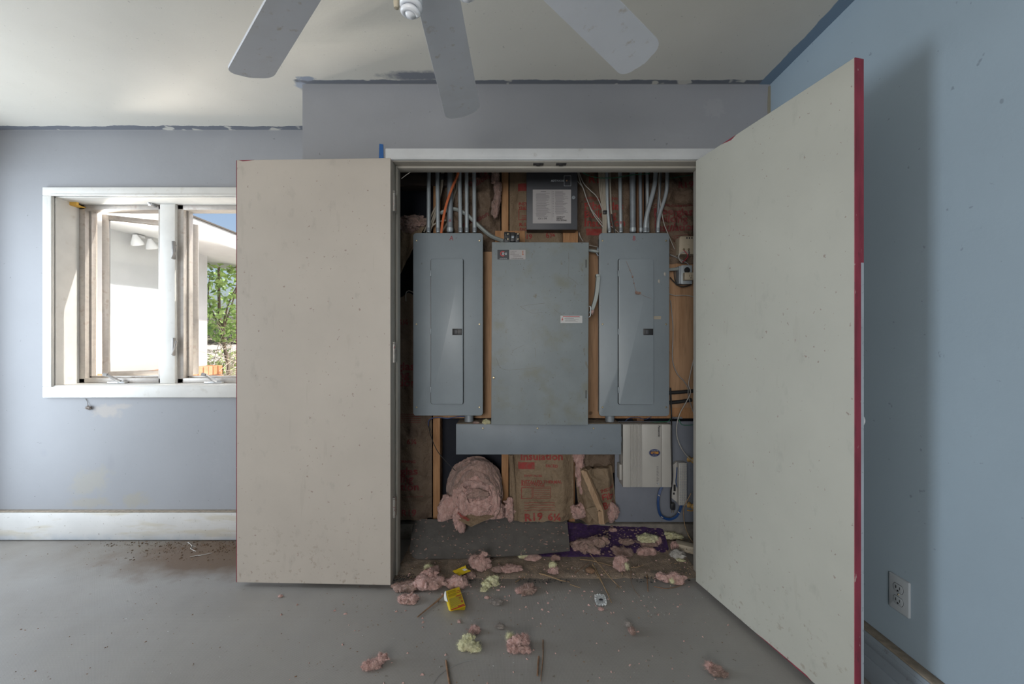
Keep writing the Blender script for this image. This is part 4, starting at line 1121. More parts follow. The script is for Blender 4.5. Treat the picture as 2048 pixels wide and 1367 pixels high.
for pts in (((1137, 505), (1138, 525), (1137, 540), (1136, 554)), ((1137, 554), (1147, 560), (1157, 570)), ((1040, 612), (1052, 620), (1066, 626), (1084, 624)), ((1108, 618), (1118, 626), (1128, 631)), ((992, 715), (1000, 733), (1012, 739), (1040, 738), (1075, 734)), ((1089, 606), (1060, 609), (1040, 613)), ((1070, 696), (1071, 706), (1070, 715)), ((1024, 705), (1030, 698), (1048, 690))):
    b = MB(); b.tube([W(px, py, 2.2799) for px, py in pts], .0008, 4, 4, taper=.5); b.build('rust_scratch', rust, o)
# operating handle on the right flank
d2 = 2.33
b = MB()
hp = [W(1197, 549, d2), W(1196, 562, d2), W(1193, 590, d2), W(1187, 612, d2), W(1181, 626, d2)]
for i in range(len(hp) - 1): pass
b.sheet(lambda u, v: catmull(hp, 4)[min(int(v * 16 + .5), 16)] + Vector(((u - .5) * .020, 0, 0)), 4, 16, (0, .022, 0)); b.box(hp[0].x - .014, hp[0].x + .008, d2 - .004, d2 + .026, hp[0].z - .012, hp[0].z + .004, .003)
plab(b.build('handle', m_flex, o), 'grey lever handle on its right side')
b = MB(); b.tube([W(1177, 612, 2.31), W(1181, 614, 2.31), W(1181, 630, 2.31), W(1177, 634, 2.31)], .0025, 6); b.build('handle_guard', m_zinc, o)
q = W(1184, 624, 2.32)
lump('pink_lint', 'wisp of pink lint caught at the foot of the disconnect handle', q, (.008, .006, .010), m_pink, 61, None, 3, 40, .012, .8, cat='lint')
# wireway
d = 2.325
x0, x1, z0, z1 = X(912, d), X(1242.5, d), Z(908, d), Z(848, d)
o = E('wireway', ((x0 + x1) / 2, PY, z0), 'long low grey wireway box running under the panels', 'electrical box')
b = MB(); b.box(x0, x1, d + .004, PY - .004, z0, z1, .002); b.build('trough', m_gut, o)
b = MB(); b.box(x0, x1, d, d + .005, z0 - .001, z1 + .001, .0015); b.build('cover', m_gut, o)
b = MB(); b.sheet(lambda u, v: (x0 + .003 + (x1 - x0 - .006) * u, d + .01 + .125 * v, z1 + .003 + .003 * mn.noise(Vector((u * 40, v * 6, 2)))), 80, 10, (0, 0, -.003)); tag(b.build('dust', m_gdust, o), kind='stuff')
for px in (966, 1075, 1187): screw(o, X(px, d), d, Z(856, d), .0055)
b = MB(); b.box(x1, x1 + .008, d + .02, d + .05, Z(886, d), Z(874, d), .002); b.build('end_clip', m_zincd, o)
for px, lab in ((938, 'A'), (1219.5, 'B')):
    d3 = 2.40; c = W(px, 839, d3); top = Z(826, d3); bot = Z(845, d3)
    M = Matrix.Translation((c.x, d3, 0))
    b = MB(); b.lathe([(.026, bot), (.026, top), (.020, top)], 20, M); oo = b.build('conduit_nipple', m_zincd, org=(c.x, d3, bot)); tag(oo, 'short galvanized nipple joining panel %s to the wireway' % lab, 'conduit', 'conduit nipples')
    b = MB(); b.lathe([(.034, bot - .002), (.034, bot + .006), (.026, bot + .006)], 12, M); b.build('locknut', m_zincd, oo)
lump('yellow_insulation_tuft', 'small yellow tuft lying on the wireway between panel A and the disconnect', W(973, 844, 2.34), (.018, .014, .015), m_yel, 71, None, 4, 80, .012, .5)
lump('pink_insulation_tuft', 'pinkish scrap on the wireway beside the nipple below panel A', W(953, 845, 2.34), (.018, .012, .006), m_pinkd, 72, None, 3, 40, .01, .6)

# loose breaker on top of the disconnect
d = 2.30
x0, x1, z0, z1 = X(1008, d), X(1039, d), Z(484, d) + .001, Z(463, d)
o = E('loose_breaker', ((x0 + x1) / 2, d, z0), 'black circuit breaker lying on top of the disconnect box', 'circuit breaker')
b = MB()
b.box(x0, x0 + .036, d, d + .055, z0, z1, .003); b.box(x0 + .036, x0 + .062, d + .004, d + .055, z0 + .004, z1 - .001, .003); b.box(x0 + .062, x1, d, d + .055, z0, z1 - .006, .003)
b.box(x0 + .004, x0 + .016, d - .003, d + .01, z0 + .008, z0 + .024, .002); b.box(x0 + .004, x0 + .016, d - .003, d + .01, z0 + .034, z0 + .050, .002)
b.build('case', m_black, o)
b = MB(); b.box(x0 + .041, x0 + .056, d - .004, d + .01, z0 + .020, z0 + .034, .002); b.build('toggle', m_zincd, o)
for dz in (.016, .044):
    for dx in (.022, x1 - x0 - .008): screw(o, x0 + dx, d, z0 + dz, .0045)

# alarm box
d = 2.38
x0, x1, z0, z1 = X(1053, d), X(1155, d), Z(459, d), Z(325, d)
o = E('alarm_box', ((x0 + x1) / 2, PY, z0), 'dark grey alarm control box with a paper label, at the top centre of the closet', 'alarm box')
b = MB(); b.box(x0 + .003, x1 - .003, d + .012, 2.462, z0 + .003, z1, .002); b.build('box', m_black, o)
b = MB(); b.box(x0, x1, d, d + .014, z0, z1, .003); b.build('door', m_alarm, o)
a0, a1, c0, c1 = X(1065.5, d), X(1142, d), Z(446.5, d), Z(379, d)
b = MB(); b.box(a0, a1, d - .001, d + .0005, c0, c1); pl = b.build('paper_label', m_label, o, 0)
y = d - .0012; xm = X(1104, d)
b = MB(); b.box(xm - .0004, xm + .0004, y - .0004, y + .0002, c0 + .01, c1 - .004); b.build('printed_lines', m_ink, pl, 0)
lines(pl, a0 + .045, xm - .030, c1 - .012, 1, .01, y, m_ink, .003, 5)
lines(pl, a0 + .016, xm - .006, c1 - .022, 26, .0052, y, m_ink, .0014, 6); lines(pl, xm + .016, a1 - .014, c1 - .010, 26, .0052, y, m_ink, .0014, 7)
lines(pl, xm + .004, xm + .012, c1 - .012, 16, .0095, y, m_ink, .0018, 9)
text('handwriting', '10/1/14', .017, (X(1084, d), y, Z(437, d)), pl, m_ink2, tilt=.03)
for k, s in enumerate(('CONTACT', 'SERVICE', 'FOR TESTING')): text('handwriting', s, .0105, (X(1113, d), y, Z(434 + k * 3.4, d)), pl, m_ink2, align='LEFT', sx=.9, bold=.0003)
text('box_words', 'ADT', .0155, (X(1102, d), d - .0005, Z(361.5, d)), o, m_wprint, align='LEFT', sx=.95, bold=.0008)
text('box_words', 'FOCUS', .0140, (X(1113.2, d), d - .0005, Z(361.5, d)), o, m_wprint, align='LEFT', sx=.95, bold=.0004)
b = MB()
q0, q1, r0, r1 = X(1128, d), X(1142, d), Z(372, d), Z(351, d)
for s in ((q0, q1, r1 - .0016, r1), (q0, q1, r0, r0 + .0016), (q0, q0 + .0016, r0, r1), (q1 - .0016, q1, r0, r1)): b.box(s[0], s[1], d - .0012, d + .0005, s[2], s[3])
b.build('indicator_frame', m_wprint, o, 0)
lines(o, X(1137, d), X(1141, d), Z(356, d), 2, .017, d - .0006, m_ink, .003, 3, 'indicator_print')
b = MB(); b.lathe([(.0045, 0), (.004, .003), (.001, .0045)], 12, Matrix.Translation((X(1133.5, d), d, Z(361, d))) @ Matrix.Rotation(PI / 2, 4, 'X')); plab(b.build('indicator_lamp', mat('amber_lens', (.45, .25, .12), .3), o), 'small amber indicator lens')
b = MB(); M = Matrix.Translation((X(1147, d), d, Z(395, d))) @ Matrix.Rotation(PI / 2, 4, 'X'); b.lathe([(.0105, 0), (.0105, .004), (.008, .006), (.0005, .0062)], 20, M); lk = b.build('key_lock', m_zincd, o)
b = MB(); b.box(X(1147, d) - .003, X(1147, d) + .003, d - .0068, d - .0058, Z(395, d) - .001, Z(395, d) + .001); b.build('keyway', m_black, lk, 0)

# conduits
def conduit(pts, r, m, label, name='conduit'):
    b = MB(); P_ = [W(*p) for p in pts]
    b.tube(P_, r, 12, 6 if len(pts) > 2 else 1)
    o = b.build(name, m, org=tuple(P_[-1])); tag(o, label, 'conduit', 'conduits rising to the ceiling')
    e = P_[-1]; b = MB(); b.lathe([(r * 1.13, -.016), (r * 1.13, .004), (r * 1.0, .005)], 14, Matrix.Translation((e.x, e.y, e.z + .022))); b.build('connector', m_zincd if m is m_zinc else m_zinc, o)
    return o
dc = 2.42
cl = [(858, 857, .0115, m_zinc, 'leftmost slim galvanized conduit above panel A, nearest the door jamb'),
      (874, 876, .0115, m_zinc, 'second slim galvanized conduit from the jamb above panel A'),
      (900, 900, .017, m_zincd, 'thick dull conduit behind the orange cable above panel A'),
      (918, 921, .0115, m_zinc, 'slim galvanized conduit just right of the thick dull one above panel A'),
      (933, 933.5, .011, m_zinc, 'second conduit from the right above panel A'),
      (948, 949, .0115, m_zinc, 'rightmost conduit of the six above panel A')]
for a, c_, r, m, lab in cl:
    dd = dc + (.012 if m is m_zincd else 0)
    conduit([(a, 290, dd), (c_, 465, dd)], r, m, lab)
conduit([(1213.5, 290, 2.42), (1214.5, 400, 2.42), (1219, 465, 2.42)], .009, m_zinc, 'slim conduit running inside the bundle of beige cables above panel B')
conduit([(1239, 290, 2.42), (1241.5, 465, 2.42)], .0105, m_zinc, 'straight conduit with a red pen mark above panel B')
conduit([(1264.5, 290, 2.425), (1265.5, 465, 2.425)], .0165, m_zincd, 'thickest dull conduit above panel B')
conduit([(1279.5, 290, 2.43), (1281.5, 465, 2.43)], .010, m_zincd, 'dull straight conduit right of the thickest one above panel B')
conduit([(1293.5, 290, 2.44), (1295.5, 465, 2.44)], .0095, m_zinc, 'conduit partly hidden behind the first bent one above panel B')
conduit([(1311.5, 290, 2.41), (1311, 350, 2.41), (1307, 380, 2.405), (1296, 420, 2.40), (1291.5, 445, 2.40), (1290.5, 465, 2.40)], .0125, m_zinc, 'wider conduit bent to the left above panel B')
conduit([(1322, 290, 2.45), (1321, 345, 2.45), (1316, 432, 2.45), (1315.5, 465, 2.45)], .008, m_zincd, 'thin shadowed conduit behind the bent pair above panel B')
conduit([(1334.5, 290, 2.41), (1334, 365, 2.41), (1331, 391, 2.41), (1320, 426, 2.405), (1316.5, 445, 2.40), (1315.5, 465, 2.40)], .0105, m_zinc, 'rightmost bent conduit above panel B with blue paint marks')
for px, py, s in ((1241.5, 445, 'B'), (900, 441, 'A')):
    b = MB(); oo = [a for a in ALL if a.get('category') == 'conduit' and abs(a['_o'][0] - W(px, 465, 2.42).x) < .006][0]
    q = W(px, py, 2.42 - (.0115 if s == 'B' else .006)); text('pen_mark', s, .024, q, oo, m_marker)
o = E('conduit_stub', tuple(W(1188, 501, 2.40)), 'short horizontal conduit stub between the disconnect and panel B', 'conduit')
b = MB(); b.tube([W(1176, 500, 2.40), W(1197, 503, 2.40)], .0095, 12, 1); b.build('tube', m_flex, o)
b = MB(); b.tube([W(1193.5, 498, 2.40), W(1198.5, 499, 2.40)], .014, 8, 1); b.tube([W(1193, 506, 2.40), W(1197, 512, 2.395)], .004, 6, 1); b.build('connector', m_zincd, o)

# cables and wires
def cable(pts, r, m, label, cat='cable', group=None, name='cable', n=7, sub=6):
    b = MB(); P_ = [W(*p) for p in pts]; b.tube(P_, r, n, sub)
    return tag(b.build(name, m, org=tuple(P_[0])), label, cat, group)
cable([(919, 330, 2.39), (915, 350, 2.39), (904, 376, 2.385), (893, 408, 2.385), (886, 440, 2.385), (882, 470, 2.40)], .0075, m_orw, 'bright orange cable dropping in front of the left conduits')
cable([(880, 426, 2.45), (896, 420, 2.45), (911, 418, 2.45), (932, 428, 2.44), (953, 447, 2.43), (981, 471, 2.41), (1008, 482, 2.36)], .0115, m_flex, 'thick grey flexible conduit sweeping behind the left conduits to the disconnect')
G1 = 'beige cables behind the left conduits'
for k, pts in enumerate(([(886, 335, 2.46), (881, 390, 2.46), (862, 432, 2.45), (848, 464, 2.44)], [(888, 335, 2.465), (883, 380, 2.46), (868, 430, 2.45), (853, 466, 2.44)], [(884, 340, 2.47), (879, 400, 2.46), (866, 446, 2.45), (858, 468, 2.44)],
                         [(905, 335, 2.46), (908, 370, 2.46), (906, 400, 2.455), (897, 440, 2.45), (880, 468, 2.44)], [(915, 335, 2.465), (913, 375, 2.465), (907, 396, 2.46), (893, 450, 2.45), (870, 470, 2.44)], [(892, 440, 2.46), (876, 444, 2.45), (862, 454, 2.45), (850, 470, 2.44)])):
    cable(pts, .005, m_romex, '%s beige cable winding down behind the left conduits into panel A' % ('outermost', 'second', 'innermost', 'right hand', 'far right', 'lowest curled')[k], group=G1)
b = MB(); b.box(X(879, 2.45), X(889, 2.45), 2.44, 2.47, Z(358, 2.45), Z(348, 2.45), .004); tag(b.build('cable_clamp', m_black, org=tuple(W(884, 353, 2.45))), 'black clamp holding the beige cables at the upper left of the closet', 'clamp')
G2 = 'beige cables into panel B'
for k, (a, c_) in enumerate(((1198, 1206), (1201.5, 1207.5), (1205, 1209.5), (1208, 1212), (1220, 1222))):
    cable([(a, 330, 2.43), (a + 2, 380, 2.43), (c_, 430, 2.425), (c_, 470, 2.42)] if k < 4 else [(1219, 330, 2.43), (1221, 390, 2.43), (1223, 430, 2.42), (1231, 470, 2.42)], .0055, m_romex, '%s beige cable of the bundle running down into panel B' % ('leftmost', 'second from the left', 'middle', 'fourth from the left', 'rightmost')[k], group=G2)
cable([(1223, 428, 2.415), (1226, 445, 2.415), (1230, 468, 2.415)], .004, m_blackc, 'short black cable at the foot of the beige bundle above panel B')
b = MB(); b.box(X(1206, 2.415), X(1213.5, 2.415), 2.405, 2.43, Z(428, 2.415), Z(421, 2.415), .003); tag(b.build('tape_wrap', m_black, org=tuple(W(1210, 424, 2.415))), 'black tape wrap round the beige cable bundle above panel B', 'tape')
cable([(1154, 338, 2.41), (1160, 362, 2.41), (1167, 378, 2.41), (1175, 402, 2.41), (1188, 430, 2.41), (1207, 455, 2.42)], .0032, m_wire, 'white wire dropping from the alarm box corner, lowest of the three sweeping to panel B', 'wire')
cable([(1158, 345, 2.42), (1167, 366, 2.42), (1180, 380, 2.42), (1191, 390, 2.42), (1198, 402, 2.42), (1206, 422, 2.42)], .0028, m_wire, 'white wire bowing highest from the alarm box towards panel B', 'wire')
cable([(1155, 362, 2.43), (1166, 376, 2.43), (1173, 396, 2.43), (1184, 420, 2.43), (1206, 448, 2.43)], .0028, m_wire, 'white wire crossing the other two between alarm box and panel B', 'wire')
cable([(1158, 465, 2.42), (1161, 474, 2.42), (1166, 482, 2.40)], .0024, m_wire, 'short white wire below the alarm box beside the wood block', 'wire')
cable([(1222, 452, 2.42), (1232, 460, 2.42), (1238, 466, 2.42)], .002, m_wire, 'short grey white wire crossing at the foot of the beige bundle', 'wire')
cable([(1162, 343, 2.40), (1178, 351, 2.40), (1200, 355.5, 2.40), (1232, 355, 2.40), (1263, 350, 2.40), (1300, 347, 2.40)], .0022, m_green, 'green wire sagging across the top of the closet in front of the conduits', 'wire')
cable([(1338, 357, 2.44), (1360, 353, 2.44), (1388, 349, 2.44)], .002, m_green, 'green wire near the upper right corner of the closet', 'wire')
cable([(1320, 335, 2.40), (1318, 362, 2.40), (1320, 400, 2.40), (1327, 443, 2.41), (1338, 472, 2.42), (1349, 498, 2.44)], .0024, m_wire, 'thin white wire passing right of panel B towards the tan transformer', 'wire')
cable([(1178, 490, 2.43), (1188, 492, 2.43), (1200, 495, 2.43)], .002, m_wire, 'thin white wire above the conduit stub beside the disconnect', 'wire')
cable([(1338, 587, 2.45), (1350, 590.5, 2.45), (1366, 590, 2.45), (1378, 591, 2.45), (1389, 594, 2.45)], .0024, m_wire, 'white wire lying across the plywood below the outlet box', 'wire')
cable([(1341, 600, 2.455), (1345, 640, 2.455), (1346, 667, 2.455), (1345, 718, 2.45), (1354, 746, 2.44), (1368, 762, 2.43), (1376, 776, 2.43), (1377, 793, 2.43), (1388, 828, 2.43)], .0026, m_greyw, 'grey wire running down the plywood right of panel B', 'wire')
cable([(1388, 716, 2.42), (1381, 745, 2.42), (1377, 768, 2.42), (1381, 784, 2.42), (1372, 804, 2.42), (1359, 828, 2.41), (1353, 856, 2.41), (1356, 880, 2.41), (1368, 904, 2.41), (1388, 924, 2.42)], .0028, m_wire, 'long white wire looping over the black cables and down past the telephone cabinet', 'wire')
for (y0, y1, lab) in ((785, 781, 'upper'), (805, 799, 'lower')):
    cable([(1336, y0, 2.44), (1362, (y0 + y1) / 2 + .5, 2.44), (1390 if lab == 'upper' else 1383, y1, 2.44)], .0105, m_blackc, '%s of the two thick black cables leaving panel B to the right' % lab, n=10)
cable([(1341, 775, 2.43), (1342, 800, 2.43), (1343, 831, 2.42), (1343, 850, 2.36), (1343, 880, 2.35), (1344, 918, 2.35), (1345, 954, 2.36), (1341.5, 985, 2.40), (1342, 1006, 2.42)], .004, m_blackc, 'black power cord hanging down the right side of the telephone cabinet', 'cord', name='power_lead')
oc = ALL[-1]
q = W(1345, 1011, 2.42); b = MB(); b.box(q.x - .012, q.x + .012, 2.405, 2.43, q.z - .020, q.z + .018, .004); pg = b.build('plug', m_black, oc)
for dx in (-.005, .006): b = MB(); b.box(q.x + dx - .0008, q.x + dx + .0008, 2.415, 2.421, q.z - .038, q.z - .019); b.build('prong', m_brass, pg, 0)
o = E('blue_data_cable', tuple(W(1338, 1038, 2.43)), 'blue data cables looped from the telephone cabinet to the white punch block', 'cable')
for k in range(5):
    a = k * 1.26; dx, dz = 1.7 * math.cos(a), 1.7 * math.sin(a)
    b = MB(); b.tube([W(1326 + dx, 968 + dz, 2.43 + .004 * math.sin(a)), W(1319 + dx, 985 + dz, 2.42), W(1316 + dx, 1006 + dz, 2.42), W(1321 + dx, 1029 + dz, 2.42), W(1337 + dx, 1038 + dz, 2.42), W(1354 + dx, 1031 + dz, 2.42), W(1362 + dx, 1012 + dz, 2.43), W(1364 + dx, 1000 + dz, 2.44)], .003, 6, 6); b.build('strand', m_blue, o)
for px, py in ((1318, 990), (1324, 1033), (1358, 1024)):
    b = MB(); q = W(px, py, 2.42); b.lathe([(.0085, -.002), (.0085, .002)], 12, Matrix.Translation(q) @ Matrix.Rotation(.6, 4, 'Y')); b.build('cable_tie', m_wire, o)
cable([(857, 852, 2.45), (857, 842, 2.44), (863, 836.5, 2.43), (875, 834, 2.43), (895, 836, 2.43), (915, 833, 2.43), (930, 832.5, 2.43)], .0026, m_bluew, 'blue grey wire running under the left end of panel A', 'wire')
cable([(857, 850, 2.45), (862, 872, 2.42), (874, 900, 2.40), (890, 920, 2.38), (911, 941, 2.36)], .0022, m_blackc, 'thin dark wire hanging from panel A down to the big pink bunch', 'wire')
cable([(1250, 842, 2.44), (1258, 836, 2.44), (1275, 834, 2.44), (1290, 838, 2.44), (1303, 833, 2.44)], .0018, m_bluew, 'violet blue wire curling under panel B', 'wire')
cable([(1290, 845, 2.45), (1320, 843, 2.45), (1336, 842, 2.45), (1341, 836, 2.45)], .002, m_green, 'green ground wire along the gap under panel B', 'wire')
cable([(1358, 838, 2.455), (1363, 848, 2.455), (1374, 850, 2.455), (1388, 849, 2.455)], .002, m_green, 'short green wire over the top edge of the grey backboard', 'wire')
b = MB(); P_ = [W(1344 + k * .5, 835 + 2.2 * math.sin(k * 1.6), 2.44 + .006 * math.cos(k * 1.6)) for k in range(42)]; b.tube(P_, .0011, 5, 2); tag(b.build('coiled_wire', m_zincd, org=tuple(P_[0])), 'thin springy coiled wire under the lower right corner of panel B', 'wire')

# transformer, outlet box
d = 2.40
x0, x1, z0, z1 = X(1357.5, d), X(1394, d), Z(508, d), Z(472, d)
o = E('transformer', ((x0 + x1) / 2, PY, z0), 'tan plastic transformer box by the right jamb with red and black leads', 'transformer')
b = MB(); b.prism([(x0 + .002, z0), (x1, z0), (x1, z1), (x0 + .012, z1), (x0 + .004, z1 - .012)], d, 2.462, .004); b.build('case', m_beige, o)
for px in (1374, 1379, 1384): b = MB(); b.box(X(px, d) - .004, X(px, d) + .003, d - .0008, d + .001, Z(477.5, d), Z(474, d), .0005); b.build('vent_slot', m_black, o)
for px, m in ((1367.5, m_redw), (1377.5, m_blackc)):
    screw(o, X(px, d), d, Z(498.5, d), .006)
b = MB(); b.tube([W(1367.5, 500, 2.395), W(1373, 506, 2.39), (W(1376, 512, 2.39)), W(1370, 520, 2.40), W(1365, 524, 2.42)], .0022, 6); b.build('red_lead', m_redw, o)
b = MB(); b.tube([W(1377.5, 500, 2.395), W(1378, 508, 2.39), W(1374, 514, 2.40), W(1369, 521, 2.42)], .0022, 6); b.build('black_lead', m_blackc, o)
cable([(1390, 505, 2.41), (1372, 504, 2.40), (1361, 506, 2.40), (1357, 513, 2.41), (1360, 520, 2.42), (1364.5, 524.5, 2.43)], .0045, m_wire, 'white cable curling under the tan transformer', n=8)
cable([(1340, 509, 2.45), (1352, 514, 2.45), (1365, 521, 2.45), (1374, 526, 2.44), (1378, 531, 2.43)], .0035, m_greyw, 'grey cable running down from panel B to the metal outlet box')
d = 2.405
x0, x1, z0, z1 = X(1363, d), X(1383, d), Z(568, d), Z(530, d)
o = E('outlet_box', ((x0 + x1) / 2, PY, z0), 'metal outlet box on the plywood with a tan adapter plugged in', 'outlet')
b = MB(); b.box(x0 - .012, x1, d + .006, PY, z0 + .003, z1 - .003, .002); b.build('box', m_zincd, o)
b = MB(); b.box(x0, x1 + .005, d, d + .006, z0, z1, .003); b.build('cover', m_zinc, o)
q = W(1374, 540, d); b = MB(); b.lathe([(.017, 0), (.017, .003), (.001, .0035)], 20, Matrix.Translation(q) @ Matrix.Rotation(PI / 2, 4, 'X')); b.build('receptacle', m_black, o)
b = MB()
b.box(X(1365, d), X(1394, d), d - .032, d, Z(561, d), Z(546, d), .003); ad = b.build('plug_adapter', m_beige, o)
for dx in (-.006, .006): b = MB(); b.box(X(1376.5, d) + dx - .001, X(1376.5, d) + dx + .001, d - .0328, d - .031, Z(555, d), Z(551, d)); b.build('slot', m_black, ad, 0)
b = MB(); b.lathe([(.003, 0), (.003, .001)], 10, Matrix.Translation((X(1377, d), d - .032, Z(557, d))) @ Matrix.Rotation(PI / 2, 4, 'X')); b.build('ground_hole', m_black, ad, 0)
cable([(1337, 539, 2.43), (1350, 538, 2.43), (1362, 537, 2.43)], .010, m_flex, 'stub of grey conduit between panel B and the metal outlet box', 'conduit', n=10)
cable([(1340, 554, 2.44), (1352, 567, 2.44), (1364, 573, 2.43), (1376, 571, 2.43), (1384, 567, 2.43)], .003, m_blackc, 'black wire loop hanging under the metal outlet box', 'wire')
cable([(1348, 542, 2.45), (1350, 560, 2.45), (1357, 570, 2.44), (1367, 574, 2.44)], .0025, m_blackc, 'thin black wire behind the left of the metal outlet box', 'wire')

# telephone cabinet and punch block
d = 2.375
x0, x1, z0, z1 = X(1246, d), X(1343, d), Z(974, d), Z(848, d)
o = E('telephone_cabinet', ((x0 + x1) / 2, PY, z0), 'off white wall telephone cabinet with ribbed front and a blue oval sticker', 'telephone equipment')
b = MB(); b.box(x0, x1, d + .02, PY - .002, z0 + .002, z1 - .002, .003); b.build('base', m_phone, o)
b = MB()
xr0, xr1 = X(1261, d), X(1284, d)
b.box(x0, xr0, d, d + .022, z0, z1, .003); b.box(xr1, X(1322.5, d), d, d + .022, z0, z1, .002); b.box(X(1323.2, d), x1, d, d + .022, z0, z1, .003)
b.box(xr0 - .003, xr1 + .003, d + .006, d + .02, z0 + .001, z1 - .001)
b.build('cover', m_phone, o)
n = 8; st_ = (xr1 - xr0) / n
for k in range(n):
    b = MB(); b.box(xr0 + k * st_ + .0022, xr0 + (k + 1) * st_ - .0008, d, d + .01, z0 + .001, z1 - .001, .001, 1); b.build('rib', m_phone, o)
b = MB(); b.box(x0 - .012, x0 + .002, d + .03, PY - .002, z0 + .03, z0 + .12, .003); b.build('side_lug', m_phone, o)
q = W(1318, 862, d); text('maker_name', 'Panasonic', .0165, (q.x, d - .0005, q.z), o, m_ink2, right=(0, 0, -1), up=(1, 0, 0), bold=.0005)
q = W(1309, 905, d)
def oval(rx, rz, y0, y1, m, par, name):
    b = MB(); b.prism([(q.x + rx * math.cos(t * PI / 18), q.z + rz * math.sin(t * PI / 18)) for t in range(36)], y0, y1); return b.build(name, m, par, 0)
ov = plab(oval(.0325, .0225, d - .0014, d + .0005, m_navy, o, 'oval_sticker'), 'dark blue oval sticker')
b = MB()
for t in range(36):
    a0_, a1_ = t * PI / 18, (t + 1) * PI / 18
    b.prism([(q.x + r1 * math.cos(a), q.z + r2 * math.sin(a)) for (r1, r2, a) in ((.0312, .0213, a0_), (.0312, .0213, a1_), (.0303, .0204, a1_), (.0303, .0204, a0_))], d - .0019, d - .0013)
b.build('sticker_border', m_wprint, ov, 0)
text('sticker_words', 'OTBE', .017, (q.x, d - .0017, q.z), ov, m_orange, sx=1.05, bold=.0007)
for s, dz in (('TELEPHONE', .0125), ('SERVICE', -.0125)): text('sticker_words', s, .0062, (q.x, d - .0017, q.z + dz), ov, m_wprint, sx=1.1)
lines(o, X(1313, d), X(1318, d), Z(933, d), 12, .0085, d - .0004, m_ink, .0025, 11, 'printed_marks')
b = MB(); b.lathe([(.005, 0), (.004, .002), (.0005, .0025)], 12, Matrix.Translation((X(1316.5, d), d, Z(967, d))) @ Matrix.Rotation(PI / 2, 4, 'X')); b.build('screw', m_zinc, o)
d = 2.41
x0, x1, z0, z1 = X(1358, d), X(1374, d), Z(1010, d), Z(926, d)
o = E('punch_block', ((x0 + x1) / 2, PY, z0), 'white telephone punch down block with rows of metal clips', 'terminal block')
b = MB(); b.box(x0, x1, d, PY - .002, z0, z1, .002); b.build('block', m_phone, o)
b = MB(); b.prism([(X(1348, d), Z(1000, d)), (x0, Z(1008, d)), (x0, Z(926, d)), (X(1348, d), Z(934, d))], d + .03, PY - .004, .002); b.build('bracket', m_phone, o)
b = MB(); b.box(X(1351, d), X(1355, d), d + .026, d + .031, Z(985, d), Z(972, d)); b.box(X(1350, d), X(1353, d), d + .026, d + .031, Z(992, d), Z(988, d)); b.build('bracket_slot', m_black, o, 0)
b = MB()
for i in range(4):
    for j in range(25):
        xx = x0 + .006 + i * (x1 - x0 - .012) / 3; zz = z0 + .008 + j * (z1 - z0 - .016) / 24
        b.box(xx - .0018, xx + .0018, d - .004, d, zz - .0022, zz + .0022)
tag(b.build('clips', m_zincd, o, 0), kind='stuff')
b = MB(); b.tube([W(1354, 934, 2.43), W(1353, 950, 2.43), W(1352, 965, 2.435), W(1356, 978, 2.44)], .0028, 6); b.build('blue_wires', m_blue, o)
for (px, py, lab) in ((1383, 919, 'upper amber wire spool knob on the grey board beside the jamb'), (1383, 1011, 'lower amber wire spool knob on the grey board beside the jamb')):
    q = W(px, py, 2.44); b = MB(); b.lathe([(.010, -.02), (.018, -.018), (.012, -.008), (.012, .004), (.018, .012), (.014, .02), (.002, .021)], 14, Matrix.Translation(q) @ Matrix.Rotation(PI / 2, 4, 'X') @ Matrix.Rotation(.5, 4, 'Y')); tag(b.build('wire_spool', mat('amber_spool', (.42, .26, .09), .5) if py == 919 else bpy.data.materials['amber_spool'], org=tuple(q)), lab, 'wire spool')
cable([(1374, 1019.5, 2.45), (1380, 1021, 2.45), (1390, 1020.5, 2.45)], .002, m_orange, 'short orange wire at the foot of the grey board', 'wire')

# ------------------------------------------------------------------ mats on the closet floor
def lerp(a, b, t): return a + (b - a) * t
def rubber(u, v):
    k = v * v * (3 - 2 * v)
    cor = .018 * 0
    e = 0.0
    if u < .06: e = 17 * (1 - math.sqrt(max(0, 1 - (1 - u / .06) ** 2)))
    py = lerp(1117 - e - 17 * u * u, 1036 + e + 2 * math.sin(u * 7), v)
    px = lerp(819, 825, v) + (lerp(1140, 1134, v) - lerp(819, 825, v)) * u
    dd = lerp(2.185 + .02 * u, 2.44, v) + .006 * mn.noise(Vector((u * 5, v * 3, 2)))
    return W(px, py, dd)
o = E('rubber_mat', tuple(W(980, 1110, 2.19)), 'grey rubber backed mat lying upside down against the closet curb', 'mat')
b = MB(); b.sheet(rubber, 60, 24, (0, .006, -.007)); b.build('sheet', m_mat, o, 50)
def carpet(u, v):
    py = lerp(1103 + 19 * u + 2 * math.sin(u * 9), 1035 + 27 * u + 4 * math.sin(u * 5), v) + (3.0 * mn.noise(Vector((u * 14, v * 2, 8))))
    px = lerp(1010, 1105, v) + (lerp(1344, 1326, v) - lerp(1010, 1105, v)) * u
    dd = lerp(2.225, 2.455, v)
    p = W(px, py, dd); p.z += (.010 * math.sin(v * PI) + .006 * mn.noise(Vector((u * 6, v * 4, 3)))) * min(1, max(0, (u - .35) * 5)) - .02 * max(0, .42 - u) * v
    return p
o = E('purple_carpet_piece', tuple(W(1240, 1115, 2.22)), 'crumpled piece of purple carpet strewn with fluff at the closet right', 'carpet')
b = MB(); b.sheet(carpet, 70, 26, (0, .004, -.010)); b.build('pile', m_purple, o, 50)

